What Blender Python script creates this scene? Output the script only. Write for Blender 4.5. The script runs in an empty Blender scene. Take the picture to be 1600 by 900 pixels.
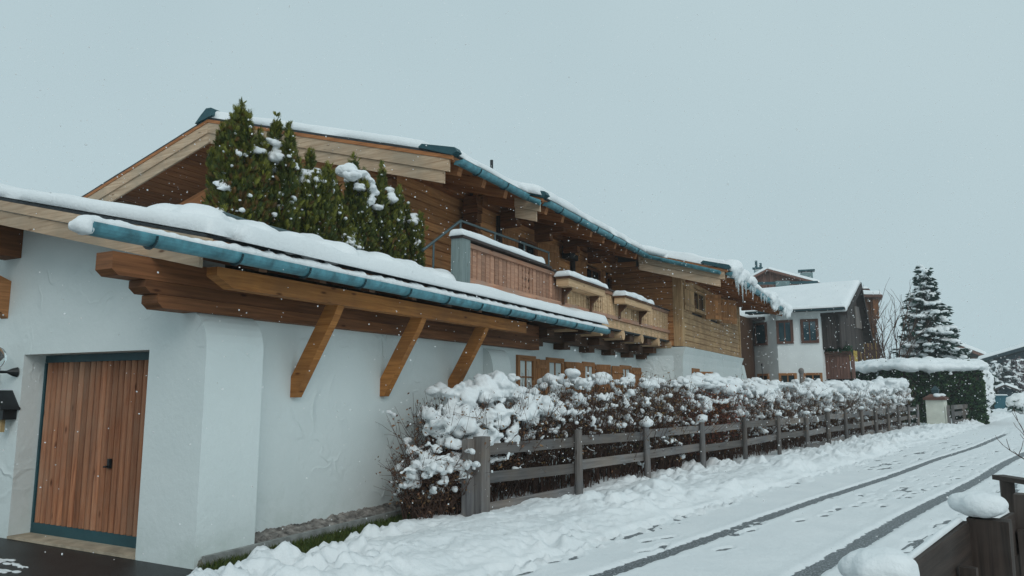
import bpy, math, random
import numpy as np
from mathutils import Vector, Matrix

random.seed(7)
RNG = np.random.default_rng(7)
R = math.radians
SC = bpy.context.scene
COL = SC.collection

# ------------------------------------------------------------------ camera
FPX, HZ, XV, CAMH = 1140.0, 610.0, 1405.0, 1.65
TH = math.atan((HZ - 450) / FPX)
PSI = math.atan((XV - 800) * math.cos(TH) / FPX)
cd = bpy.data.cameras.new('camera')
cam = bpy.data.objects.new('camera', cd)
COL.objects.link(cam)
cam.location = (0, 0, CAMH)
cam.rotation_euler = (math.pi / 2 + TH, 0, PSI)
cd.sensor_width = 36
cd.lens = FPX * 36 / 1600
cd.clip_start = 0.05
cd.clip_end = 3000
SC.camera = cam

# ------------------------------------------------------------------ overcast sky and light
SUN_EL, SUN_ROT = R(36), R(135)
w = bpy.data.worlds.new('World')
SC.world = w
w.use_nodes = True
nt = w.node_tree
for n in list(nt.nodes):
    nt.nodes.remove(n)
out = nt.nodes.new('ShaderNodeOutputWorld')
bg = nt.nodes.new('ShaderNodeBackground')
sky = nt.nodes.new('ShaderNodeTexSky')
sky.sky_type = 'NISHITA'
sky.sun_disc = False
sky.sun_elevation = SUN_EL
sky.sun_rotation = SUN_ROT
sky.dust_density = 6.0
sky.air_density = 1.0
hs = nt.nodes.new('ShaderNodeHueSaturation')
hs.inputs['Saturation'].default_value = 0.25
hs.inputs['Value'].default_value = 0.6
mx = nt.nodes.new('ShaderNodeMixRGB')          # the cloud deck hides nearly all of the clear sky
mx.inputs['Fac'].default_value = 0.93
cn = nt.nodes.new('ShaderNodeTexNoise')        # faint, broad unevenness of the cloud deck
cn.inputs['Scale'].default_value = 1.6
cn.inputs['Detail'].default_value = 3
cr0 = nt.nodes.new('ShaderNodeValToRGB')
cr0.color_ramp.elements[0].position = 0.3
cr0.color_ramp.elements[0].color = (4.35, 5.6, 6.05, 1)
cr0.color_ramp.elements[1].position = 0.7
cr0.color_ramp.elements[1].color = (4.85, 6.1, 6.5, 1)
nt.links.new(nt.nodes.new('ShaderNodeTexCoord').outputs['Generated'], cn.inputs['Vector'])
nt.links.new(cn.outputs[0], cr0.inputs[0])
nt.links.new(cr0.outputs[0], mx.inputs['Color2'])
nt.links.new(sky.outputs[0], hs.inputs['Color'])
nt.links.new(hs.outputs[0], mx.inputs['Color1'])
nt.links.new(mx.outputs[0], bg.inputs['Color'])
bg.inputs['Strength'].default_value = 0.1
nt.links.new(bg.outputs[0], out.inputs['Surface'])

sd = bpy.data.lights.new('sun', 'SUN')
sd.energy = 0.85
sd.angle = R(40)
sd.color = (1.0, 0.98, 0.95)
sun = bpy.data.objects.new('sun', sd)
COL.objects.link(sun)
# light comes from behind the camera, over the street
sun.rotation_euler = (math.pi / 2 - SUN_EL, 0, math.pi - SUN_ROT)
SC.view_settings.view_transform = 'Standard'
SC.view_settings.look = 'None'
SC.view_settings.exposure = 0.08
SC.view_settings.gamma = 1.0
SC.view_settings.use_curve_mapping = False
SC.cycles.max_bounces = 8
SC.cycles.diffuse_bounces = 3
SC.cycles.volume_bounces = 3

# ------------------------------------------------------------------ pixel helper (direction only; distance from the ground or the thing)
_f = np.array([-math.sin(PSI) * math.cos(TH), math.cos(PSI) * math.cos(TH), math.sin(TH)])
_r = np.array([math.cos(PSI), math.sin(PSI), 0.0])
_u = np.cross(_r, _f)
def ray(x, y):
    d = _f * FPX + _r * (x - 800) - _u * (y - 450)
    return d / np.linalg.norm(d)
def P(x, y, dist):
    d = ray(x, y)
    k = dist / math.hypot(d[0], d[1])
    return (k * d[0], k * d[1], CAMH + k * d[2])
def G(x, y, z=0.0):
    d = ray(x, y)
    k = (z - CAMH) / d[2]
    return (k * d[0], k * d[1], z)

# ------------------------------------------------------------------ noise
def _hash(ix, iy, seed):
    with np.errstate(over='ignore'):
        h = (ix.astype(np.int64) * 374761393 + iy.astype(np.int64) * 668265263 + seed * 982451653) & 0xffffffff
        h = ((h ^ (h >> 13)) * 1274126177) & 0xffffffff
        h = h ^ (h >> 16)
    return (h & 0xffff) / 65535.0
def vnoise(x, y, seed=0):
    ix = np.floor(x); iy = np.floor(y)
    fx = x - ix; fy = y - iy
    fx = fx * fx * (3 - 2 * fx); fy = fy * fy * (3 - 2 * fy)
    a = _hash(ix, iy, seed); b = _hash(ix + 1, iy, seed)
    c = _hash(ix, iy + 1, seed); d = _hash(ix + 1, iy + 1, seed)
    return (a * (1 - fx) + b * fx) * (1 - fy) + (c * (1 - fx) + d * fx) * fy
def fbm(x, y, seed=0, octs=3):
    s = 0.0; a = 0.5; t = 0.0
    for o in range(octs):
        s = s + a * vnoise(x * 2 ** o, y * 2 ** o, seed + o * 17); t += a; a *= 0.5
    return s / t
def sstep(a, b, x):
    t = np.clip((x - a) / (b - a), 0, 1)
    return t * t * (3 - 2 * t)

# ------------------------------------------------------------------ materials
MATS = {}
def newmat(name, rough=0.7, spec=0.3):
    m = bpy.data.materials.new(name)
    m.use_nodes = True
    b = m.node_tree.nodes['Principled BSDF']
    b.inputs['Roughness'].default_value = rough
    b.inputs['Specular IOR Level'].default_value = spec
    MATS[name] = m
    return m, m.node_tree, b
def N(nt, t, **k):
    n = nt.nodes.new('ShaderNode' + t)
    for a, v in k.items():
        if a in n.inputs.keys():
            n.inputs[a].default_value = v
        else:
            setattr(n, a, v)
    return n
def ramp(nt, stops):
    n = nt.nodes.new('ShaderNodeValToRGB')
    e = n.color_ramp.elements
    while len(e) < len(stops):
        e.new(0.5)
    for i, (p, c) in enumerate(stops):
        e[i].position = p
        e[i].color = (*c, 1) if len(c) == 3 else c
    return n
def noise(nt, vec, scale, detail=4, rough=0.55, dist=0.0):
    n = nt.nodes.new('ShaderNodeTexNoise')
    n.inputs['Scale'].default_value = scale
    n.inputs['Detail'].default_value = detail
    n.inputs['Roughness'].default_value = rough
    n.inputs['Distortion'].default_value = dist
    nt.links.new(vec, n.inputs['Vector'])
    return n
def bump(nt, bsdf, h, strength, dist):
    n = nt.nodes.new('ShaderNodeBump')
    n.inputs['Strength'].default_value = strength
    n.inputs['Distance'].default_value = dist
    nt.links.new(h, n.inputs['Height'])
    nt.links.new(n.outputs[0], bsdf.inputs['Normal'])
    return n
def objco(nt):
    return nt.nodes.new('ShaderNodeTexCoord').outputs['Object']

def wood(name, dark, light, grey=None, greyamt=0.0, rnd=0.25, rough=0.72, knots=True):
    m, nt, b = newmat(name, rough, 0.25)
    uv = nt.nodes.new('ShaderNodeTexCoord').outputs['UV']
    oi = nt.nodes.new('ShaderNodeObjectInfo')
    mp = N(nt, 'Mapping'); mp.inputs['Scale'].default_value = (1.3, 26, 26)
    addv = N(nt, 'VectorMath', operation='ADD')
    nt.links.new(uv, addv.inputs[0])
    cmb = N(nt, 'CombineXYZ')
    mul = N(nt, 'Math', operation='MULTIPLY'); mul.inputs[1].default_value = 37.0
    nt.links.new(oi.outputs['Random'], mul.inputs[0])
    nt.links.new(mul.outputs[0], cmb.inputs[0]); nt.links.new(mul.outputs[0], cmb.inputs[1])
    nt.links.new(cmb.outputs[0], addv.inputs[1])
    nt.links.new(addv.outputs[0], mp.inputs['Vector'])
    n1 = noise(nt, mp.outputs[0], 1.0, 6, 0.65, 0.6)
    cr = ramp(nt, [(0.3, dark), (0.68, light)])
    nt.links.new(n1.outputs[0], cr.inputs[0])
    col = cr.outputs[0]
    # broad weathering
    oc = objco(nt)
    n2 = noise(nt, oc, 1.7, 4, 0.6)
    if grey:
        r2 = ramp(nt, [(0.35, (0, 0, 0)), (0.68, (greyamt,) * 3)])
        nt.links.new(n2.outputs[0], r2.inputs[0])
        mg = N(nt, 'MixRGB'); mg.inputs['Color2'].default_value = (*grey, 1)
        nt.links.new(r2.outputs[0], mg.inputs['Fac']); nt.links.new(col, mg.inputs['Color1'])
        col = mg.outputs[0]
    if knots:
        mk = N(nt, 'Mapping'); mk.inputs['Scale'].default_value = (2.2, 7, 7)
        nt.links.new(addv.outputs[0], mk.inputs['Vector'])
        vo = N(nt, 'TexVoronoi'); vo.inputs['Scale'].default_value = 1.0
        nt.links.new(mk.outputs[0], vo.inputs['Vector'])
        rk = ramp(nt, [(0.04, (1, 1, 1)), (0.13, (0, 0, 0))])
        nt.links.new(vo.outputs['Distance'], rk.inputs[0])
        mk2 = N(nt, 'MixRGB', blend_type='MULTIPLY'); mk2.inputs['Color2'].default_value = (0.3, 0.22, 0.18, 1)
        nt.links.new(rk.outputs[0], mk2.inputs['Fac']); nt.links.new(col, mk2.inputs['Color1'])
        col = mk2.outputs[0]
    hsv = N(nt, 'HueSaturation')
    mr = N(nt, 'MapRange'); mr.inputs['To Min'].default_value = 1 - rnd; mr.inputs['To Max'].default_value = 1 + rnd
    nt.links.new(oi.outputs['Random'], mr.inputs['Value'])
    nt.links.new(mr.outputs[0], hsv.inputs['Value'])
    nt.links.new(col, hsv.inputs['Color'])
    nt.links.new(hsv.outputs[0], b.inputs['Base Color'])
    bump(nt, b, n1.outputs[0], 0.5, 0.006)
    return m

wood('honey', (0.27, 0.095, 0.022), (0.58, 0.25, 0.07), grey=(0.22, 0.10, 0.04), greyamt=0.7, rnd=0.1)
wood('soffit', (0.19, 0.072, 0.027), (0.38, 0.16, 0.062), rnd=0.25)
wood('logs', (0.38, 0.145, 0.05), (0.72, 0.35, 0.14), grey=(0.33, 0.18, 0.09), greyamt=0.6, rnd=0.2)
wood('logs_pale', (0.38, 0.22, 0.105), (0.74, 0.50, 0.27), grey=(0.24, 0.135, 0.07), greyamt=0.6, rnd=0.18)
wood('verge', (0.33, 0.20, 0.115), (0.66, 0.49, 0.34), grey=(0.33, 0.27, 0.20), greyamt=0.75, rnd=0.1)
wood('balcony', (0.25, 0.105, 0.058), (0.52, 0.275, 0.17), grey=(0.28, 0.21, 0.17), greyamt=0.7, rnd=0.25)
wood('balcony_pale', (0.42, 0.25, 0.13), (0.72, 0.51, 0.31), rnd=0.15)
wood('door', (0.17, 0.058, 0.028), (0.46, 0.205, 0.105), grey=(0.34, 0.20, 0.13), greyamt=0.8, rnd=0.3)
wood('shutter', (0.22, 0.095, 0.035), (0.45, 0.21, 0.085), rnd=0.15)
wood('greywood', (0.065, 0.066, 0.07), (0.20, 0.195, 0.195), grey=(0.20, 0.145, 0.10), greyamt=0.5, rnd=0.3)
wood('tealwood', (0.10, 0.14, 0.145), (0.24, 0.29, 0.28), rnd=0.1)
wood('darkfence', (0.018, 0.013, 0.011), (0.075, 0.052, 0.042), grey=(0.10, 0.088, 0.08), greyamt=0.5, rnd=0.2)
wood('darkwood', (0.022, 0.018, 0.017), (0.07, 0.055, 0.05), rnd=0.35)
wood('redwood', (0.09, 0.045, 0.035), (0.20, 0.105, 0.08), rnd=0.25)
wood('brownwood', (0.10, 0.040, 0.017), (0.24, 0.10, 0.042), rnd=0.2)
wood('dark_shade_wood', (0.055, 0.027, 0.015), (0.14, 0.068, 0.035), rnd=0.3)  # brownwood darkened; puts shade under balcony and eaves into the colour
wood('barrel', (0.06, 0.045, 0.035), (0.16, 0.12, 0.09), rnd=0.2)

def plain(name, c, rough=0.6, spec=0.3, metal=0.0, var=0.0, vs=3.0, bstr=0.0, bs=40, bd=0.01):
    m, nt, b = newmat(name, rough, spec)
    b.inputs['Metallic'].default_value = metal
    oc = objco(nt)
    if var:
        n1 = noise(nt, oc, vs, 5, 0.6)
        cr = ramp(nt, [(0.3, tuple(x * (1 - var) for x in c)), (0.7, tuple(min(1, x * (1 + var)) for x in c))])
        nt.links.new(n1.outputs[0], cr.inputs[0]); nt.links.new(cr.outputs[0], b.inputs['Base Color'])
    else:
        b.inputs['Base Color'].default_value = (*c, 1)
    if bstr:
        n2 = noise(nt, oc, bs, 4, 0.6)
        bump(nt, b, n2.outputs[0], bstr, bd)
    return m

def make_snow():
    m, nt, b = newmat('snow', 0.75, 0.25)
    oc = objco(nt)
    n1 = noise(nt, oc, 1.3, 4, 0.6)
    cr = ramp(nt, [(0.3, (0.75, 0.785, 0.80)), (0.7, (0.82, 0.845, 0.855))])
    nt.links.new(n1.outputs[0], cr.inputs[0]); nt.links.new(cr.outputs[0], b.inputs['Base Color'])
    n2 = noise(nt, oc, 26, 6, 0.62)
    bump(nt, b, n2.outputs[0], 0.55, 0.02)
make_snow()
def make_plaster():
    m, nt, b = newmat('plaster', 0.85, 0.15)
    oc = objco(nt)
    n1 = noise(nt, oc, 0.8, 5, 0.6)
    cr = ramp(nt, [(0.3, (0.67, 0.74, 0.735)), (0.7, (0.74, 0.80, 0.795))])
    nt.links.new(n1.outputs[0], cr.inputs[0]); nt.links.new(cr.outputs[0], b.inputs['Base Color'])
    # trowel dabs: warped ridges that only stand out in patches, over a fine grain
    nd = noise(nt, oc, 2.2, 2, 0.45, 0.5)
    rd = ramp(nt, [(0.40, (0, 0, 0)), (0.52, (1, 1, 1)), (0.56, (0.3, 0.3, 0.3))])
    nt.links.new(nd.outputs[0], rd.inputs[0])
    np_ = noise(nt, oc, 1.1, 2, 0.5)
    rp = ramp(nt, [(0.5, (0, 0, 0)), (0.68, (1, 1, 1))])
    nt.links.new(np_.outputs[0], rp.inputs[0])
    mm = N(nt, 'MixRGB', blend_type='MULTIPLY'); mm.inputs['Fac'].default_value = 1
    nt.links.new(rd.outputs[0], mm.inputs['Color1']); nt.links.new(rp.outputs[0], mm.inputs['Color2'])
    nf = noise(nt, oc, 14, 5, 0.6)
    ad = N(nt, 'MixRGB', blend_type='ADD'); ad.inputs['Fac'].default_value = 0.35
    nt.links.new(mm.outputs[0], ad.inputs['Color1']); nt.links.new(nf.outputs[0], ad.inputs['Color2'])
    bump(nt, b, ad.outputs[0], 0.7, 0.022)
    sx = N(nt, 'SeparateXYZ'); nt.links.new(oc, sx.inputs[0])
    nd2 = noise(nt, oc, 3.0, 5, 0.7)
    sub = N(nt, 'Math', operation='SUBTRACT'); nt.links.new(nd2.outputs[0], sub.inputs[0]); 
    mz = N(nt, 'Math', operation='MULTIPLY'); mz.inputs[1].default_value = 0.55
    nt.links.new(sx.outputs['Z'], mz.inputs[0]); nt.links.new(mz.outputs[0], sub.inputs[1])
    rs = ramp(nt, [(0.30, (0, 0, 0)), (0.62, (0.55, 0.55, 0.55))])
    nt.links.new(sub.outputs[0], rs.inputs[0])
    md = N(nt, 'MixRGB', blend_type='MULTIPLY'); md.inputs['Color2'].default_value = (0.72, 0.76, 0.72, 1)
    nt.links.new(rs.outputs[0], md.inputs['Fac']); nt.links.new(cr.outputs[0], md.inputs['Color1'])
    nt.links.new(md.outputs[0], b.inputs['Base Color'])
make_plaster()
def make_asphalt():
    m, nt, b = newmat('asphalt', 0.5, 0.4)
    oc = objco(nt)
    n1 = noise(nt, oc, 42, 4, 0.75)
    cr = ramp(nt, [(0.40, (0.055, 0.066, 0.072)), (0.53, (0.115, 0.13, 0.14)), (0.62, (0.45, 0.48, 0.5))])
    nt.links.new(n1.outputs[0], cr.inputs[0]); nt.links.new(cr.outputs[0], b.inputs['Base Color'])
    bump(nt, b, n1.outputs[0], 0.5, 0.006)
make_asphalt()
plain('wet_asphalt', (0.016, 0.018, 0.019), 0.45, 0.35, var=0.5, vs=5, bstr=0.6, bs=60, bd=0.008)
plain('gutter', (0.085, 0.25, 0.30), 0.42, 0.5, metal=0.25, var=0.45, vs=7, bstr=0.15, bs=5)
plain('gutter_dark', (0.02, 0.05, 0.06), 0.5, 0.4)
plain('tealpaint', (0.018, 0.07, 0.085), 0.5, 0.4, var=0.2)
plain('tile_edge', (0.03, 0.036, 0.04), 0.7, 0.3, var=0.4, vs=12)
plain('steel', (0.10, 0.145, 0.155), 0.4, 0.5, metal=0.4)
plain('black_iron', (0.012, 0.015, 0.017), 0.5, 0.4)
plain('glass_dark', (0.012, 0.022, 0.026), 0.08, 0.35)
plain('concrete', (0.26, 0.27, 0.26), 0.85, 0.2, var=0.3, vs=8, bstr=0.4)
plain('sill_stone', (0.42, 0.35, 0.26), 0.8, 0.2, var=0.3, vs=6, bstr=0.3)
plain('pebble', (0.20, 0.185, 0.17), 0.8, 0.3, var=0.8, vs=9, bstr=0.4)
plain('twig', (0.085, 0.05, 0.038), 0.85, 0.15, var=0.5, vs=6)
plain('bark', (0.06, 0.045, 0.035), 0.9, 0.1, var=0.4, vs=10, bstr=0.8, bs=30)
plain('cream_plaster', (0.64, 0.65, 0.57), 0.85, 0.15, var=0.12, vs=3)
plain('yellow_plaster', (0.66, 0.46, 0.12), 0.8, 0.2, var=0.06)
plain('chimney', (0.17, 0.24, 0.245), 0.8, 0.2, var=0.2, vs=4)
plain('bin_teal', (0.012, 0.10, 0.135), 0.45, 0.4)
plain('hutwood', (0.025, 0.045, 0.055), 0.8, 0.2, var=0.4, vs=6)
plain('soil', (0.03, 0.024, 0.018), 0.9, 0.1, var=0.4, vs=8)
plain('copper_tag', (0.42, 0.30, 0.14), 0.6, 0.3)
def make_ice():
    m, nt, b = newmat('ice', 0.15, 0.5)
    b.inputs['Base Color'].default_value = (0.75, 0.84, 0.87, 1)
    b.inputs['Transmission Weight'].default_value = 0.55
    b.inputs['IOR'].default_value = 1.25
make_ice()
def make_globe():
    m, nt, b = newmat('clear_glass', 0.03, 0.5)
    b.inputs['Base Color'].default_value = (0.9, 0.95, 0.95, 1)
    b.inputs['Transmission Weight'].default_value = 0.95
    b.inputs['IOR'].default_value = 1.2
make_globe()
plain('bulb', (0.75, 0.68, 0.6), 0.4, 0.4)
def leafmat(name, rough=0.6):
    m, nt, b = newmat(name, rough, 0.25)
    at = N(nt, 'Attribute', attribute_name='Col')
    nt.links.new(at.outputs['Color'], b.inputs['Base Color'])
    b.inputs['Transmission Weight'].default_value = 0.0
leafmat('leaf')

# ------------------------------------------------------------------ mesh builder
def V3(p):
    return Vector((p[0], p[1], p[2]))
class MB:
    def __init__(s):
        s.v = []; s.f = []; s.uv = []
    def add(s, vs, fs, uvs=None):
        o = len(s.v)
        s.v.extend([tuple(p) for p in vs])
        for i, f in enumerate(fs):
            s.f.append(tuple(o + k for k in f))
            s.uv.append(uvs[i] if uvs else [(0.37 * k, 0.21 * k) for k in range(len(f))])
    def beam(s, p0, p1, w_, h_, up=(0, 0, 1), taper=1.0):
        p0 = V3(p0); p1 = V3(p1)
        ax = p1 - p0; L = ax.length; ax.normalize()
        sd_ = ax.cross(V3(up))
        if sd_.length < 1e-4:
            sd_ = ax.cross(Vector((1, 0, 0)))
        sd_.normalize(); uu = sd_.cross(ax).normalized()
        a = sd_ * (w_ / 2); c = uu * (h_ / 2)
        vs = [p0 - a - c, p0 + a - c, p0 + a + c, p0 - a + c]
        a2 = a * taper; c2 = c * taper
        vs += [p1 - a2 - c2, p1 + a2 - c2, p1 + a2 + c2, p1 - a2 + c2]
        o = random.random() * 50
        fs = [(0, 1, 5, 4), (1, 2, 6, 5), (2, 3, 7, 6), (3, 0, 4, 7), (3, 2, 1, 0), (4, 5, 6, 7)]
        wd = [w_, h_, w_, h_]
        uvs = []; acc = 0
        for k in range(4):
            uvs.append([(o, acc), (o, acc + wd[k]), (o + L, acc + wd[k]), (o + L, acc)])
            acc += wd[k]
        for k in range(2):
            uvs.append([(o, 9.0), (o + 0.1 * w_, 9.0), (o + 0.1 * w_, 9 + h_), (o, 9 + h_)])
        s.add(vs, [f[::-1] for f in fs], [q[::-1] for q in uvs])
        return s
    def box(s, a, b):
        a = list(a); b = list(b)
        for i in range(3):
            if a[i] > b[i]:
                a[i], b[i] = b[i], a[i]
        d = [b[i] - a[i] for i in range(3)]
        c = [(a[i] + b[i]) / 2 for i in range(3)]
        k = d.index(max(d))
        p0 = c[:]; p1 = c[:]
        p0[k] = a[k]; p1[k] = b[k]
        if k == 2:
            return s.beam(p0, p1, d[0], d[1], (0, 1, 0))
        if k == 1:
            return s.beam(p0, p1, d[0], d[2], (0, 0, 1))
        return s.beam(p0, p1, d[1], d[2], (0, 0, 1))
    def prism(s, poly, vec):
        n = len(poly); vec = V3(vec)
        lo = [V3(p) for p in poly]
        nw = Vector((0, 0, 0))
        for k in range(1, n - 1):
            nw += (lo[k] - lo[0]).cross(lo[k + 1] - lo[0])
        if nw.dot(vec) < 0:
            lo = lo[::-1]
        hi = [p + vec for p in lo]
        o = random.random() * 50
        L = vec.length
        fs = [tuple(range(n))[::-1], tuple(range(n, 2 * n))]
        ref = lo[0]
        uvc = [((lo[k] - ref).x + (lo[k] - ref).y + o, (lo[k] - ref).z) for k in range(n)]
        uvs = [uvc[::-1], uvc]
        acc = 0
        for k in range(n):
            j = (k + 1) % n
            fs.append((k, j, n + j, n + k))
            e = (lo[j] - lo[k]).length
            uvs.append([(o, acc), (o, acc + e), (o + L, acc + e), (o + L, acc)])
            acc += e
        s.add(lo + hi, fs, uvs)
        return s
    def tube(s, pts, radii, n=6, cap=True):
        pts = [V3(p) for p in pts]
        if not hasattr(radii, '__len__'):
            radii = [radii] * len(pts)
        vs = []
        a = (pts[-1] - pts[0]).normalized()
        ref = Vector((0, 0, 1)) if abs(a.z) < 0.9 else Vector((1, 0, 0))
        ln = [0.0]
        for i in range(1, len(pts)):
            ln.append(ln[-1] + (pts[i] - pts[i - 1]).length)
        for i, p in enumerate(pts):
            t = (pts[min(i + 1, len(pts) - 1)] - pts[max(i - 1, 0)]).normalized()
            x = t.cross(ref); x.normalize()
            y = x.cross(t)
            for k in range(n):
                an = 2 * math.pi * k / n
                vs.append(p + (x * math.cos(an) + y * math.sin(an)) * radii[i])
        fs = []; uvs = []
        o = random.random() * 50
        for i in range(len(pts) - 1):
            for k in range(n):
                j = (k + 1) % n
                fs.append((i * n + k, (i + 1) * n + k, (i + 1) * n + j, i * n + j))
                c0 = k / n * 0.4; c1 = (k + 1) / n * 0.4
                uvs.append([(o + ln[i], c0), (o + ln[i + 1], c0), (o + ln[i + 1], c1), (o + ln[i], c1)])
        if cap:
            fs.append(tuple(range(n))); uvs.append([(o, 9 + .05 * k) for k in range(n)])
            m = (len(pts) - 1) * n
            fs.append(tuple(m + k for k in range(n))[::-1]); uvs.append([(o, 9 + .05 * k) for k in range(n)])
        s.add(vs, fs, uvs)
        return s
    def blob(s, c, r, sub=1):
        vs, fs = ICO[sub]
        rx, ry, rz = r if hasattr(r, '__len__') else (r, r, r)
        s.add([(c[0] + v[0] * rx, c[1] + v[1] * ry, c[2] + v[2] * rz) for v in vs], fs)
        return s
    def halfpipe(s, p0, p1, r, n=9):
        p0 = V3(p0); p1 = V3(p1)
        ax = (p1 - p0).normalized()
        sd_ = ax.cross(Vector((0, 0, 1))).normalized(); uu = sd_.cross(ax)
        prof = []
        for k in range(n + 1):
            an = math.pi + math.pi * k / n
            prof.append((math.cos(an) * r, math.sin(an) * r))
        prof.append((r + .012, 0.004)); prof.append((r + .012, -0.012)); 
        inner = [(x * 0.93, y * 0.93 + .002) for x, y in prof[:n + 1]][::-1]
        poly = prof[:n + 1] + [(r * .985, 0.012)] + inner
        s.prism([p0 + sd_ * x + uu * y for x, y in poly], p1 - p0)
        return s

def _ico(sub):
    import bmesh
    bm = bmesh.new()
    bmesh.ops.create_icosphere(bm, subdivisions=sub, radius=1)
    vs = [tuple(v.co) for v in bm.verts]
    fs = [tuple(v.index for v in f.verts) for f in bm.faces]
    bm.free()
    return vs, fs
ICO = {k: _ico(k) for k in (1, 2, 3)}

def mesh_of(name, mb, mat, smooth=False):
    me = bpy.data.meshes.new(name)
    me.from_pydata(mb.v, [], mb.f)
    uvl = me.uv_layers.new(name='UVMap')
    flat = [c for f in mb.uv for uv in f for c in uv]
    uvl.data.foreach_set('uv', flat)
    if mat:
        me.materials.append(MATS[mat])
    if smooth:
        me.polygons.foreach_set('use_smooth', [True] * len(me.polygons))
    return me
def link(name, me, parent=None):
    o = bpy.data.objects.new(name, me)
    COL.objects.link(o)
    if parent is not None:
        o.parent = parent
        if parent.type == 'EMPTY':
            o.matrix_parent_inverse = Matrix.Translation(-parent.location)
    return o
def obj(name, mb, mat, parent=None, smooth=False):
    return link(name, mesh_of(name, mb, mat, smooth), parent)
def tag(o, label, cat, group=None):
    o['label'] = label; o['category'] = cat
    if group:
        o['group'] = group
    return o
def thing(name, label, cat, loc, group=None):
    o = bpy.data.objects.new(name, None)
    COL.objects.link(o)
    o.location = loc
    o.empty_display_size = 0.2
    return tag(o, label, cat, group)
def np_mesh(name, V, F, mat, col=None, smooth=False):
    """V (n,3), F (m,k) arrays"""
    me = bpy.data.meshes.new(name)
    k = F.shape[1]
    me.vertices.add(len(V)); me.vertices.foreach_set('co', V.astype(np.float32).ravel())
    me.loops.add(F.size); me.loops.foreach_set('vertex_index', F.astype(np.int32).ravel())
    me.polygons.add(len(F)); me.polygons.foreach_set('loop_start', np.arange(0, F.size, k, dtype=np.int32))
    if smooth:
        me.polygons.foreach_set('use_smooth', np.ones(len(F), dtype=bool))
    me.update(calc_edges=True)
    if col is not None:
        a = me.attributes.new('Col', 'FLOAT_COLOR', 'POINT')
        c4 = np.ones((len(V), 4), np.float32); c4[:, :3] = col
        a.data.foreach_set('color', c4.ravel())
    me.materials.append(MATS[mat])
    return me
def scatter(name, TV, TF, pos, M, mat, col=None, parent=None):
    """copies template (TV,TF) to every pos with 3x3 matrix M; col per copy"""
    n = len(pos); k = len(TV)
    VV = np.einsum('nij,kj->nki', M, TV) + pos[:, None, :]
    FF = TF[None, :, :] + (np.arange(n) * k)[:, None, None]
    cc = np.repeat(col, k, axis=0) if col is not None else None
    me = np_mesh(name, VV.reshape(-1, 3), FF.reshape(-1, TF.shape[1]), mat, cc)
    return link(name, me, parent)
def rotmats(zdir, spin, scale):
    """matrices whose local z points to zdir, spun about it"""
    z = zdir / np.linalg.norm(zdir, axis=1, keepdims=True)
    ref = np.where(np.abs(z[:, 2:3]) < 0.95, np.array([[0, 0, 1.0]]), np.array([[1.0, 0, 0]]))
    x = np.cross(ref, z); x /= np.linalg.norm(x, axis=1, keepdims=True)
    y = np.cross(z, x)
    c = np.cos(spin)[:, None]; s_ = np.sin(spin)[:, None]
    x2 = x * c + y * s_; y2 = -x * s_ + y * c
    return np.stack([x2, y2, z], axis=2) * scale[:, None, None]

def remeshed(name, mb, voxel, mat, parent=None, smooth_it=3, rough=0.0, rf_=8.0):
    me = bpy.data.meshes.new('tmp')
    me.from_pydata(mb.v, [], mb.f)
    o = bpy.data.objects.new('tmp', me)
    COL.objects.link(o)
    md = o.modifiers.new('r', 'REMESH'); md.mode = 'VOXEL'; md.voxel_size = voxel; md.use_smooth_shade = True
    if smooth_it:
        ms = o.modifiers.new('s', 'SMOOTH'); ms.factor = 0.5; ms.iterations = smooth_it
    dg = bpy.context.evaluated_depsgraph_get()
    m2 = bpy.data.meshes.new_from_object(o.evaluated_get(dg))
    bpy.data.objects.remove(o); bpy.data.meshes.remove(me)
    if rough:
        n_ = len(m2.vertices)
        co = np.empty(n_ * 3, np.float32); m2.vertices.foreach_get('co', co); co = co.reshape(-1, 3)
        no = np.empty(n_ * 3, np.float32); m2.vertex_normals.foreach_get('vector', no); no = no.reshape(-1, 3)
        d_ = np.zeros(n_)
        for k_, f_ in ((1.0, rf_), (.55, rf_ * 2.3), (.3, rf_ * 5)):
            x_, y_, z_ = co[:, 0] * f_, co[:, 1] * f_, co[:, 2] * f_
            d_ += k_ * (vnoise(x_ + z_ * .83, y_ - z_ * .57, 7) + vnoise(x_ * .7 - y_ * .7 + 31, z_ * 1.1 + y_ * .4, 9) - 1.0)
        co = co + no * (d_ * rough)[:, None]
        m2.vertices.foreach_set('co', co.astype(np.float32).ravel())
        m2.update()
    m2.name = name
    m2.materials.clear(); m2.materials.append(MATS[mat])
    return link(name, m2, parent)

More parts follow.
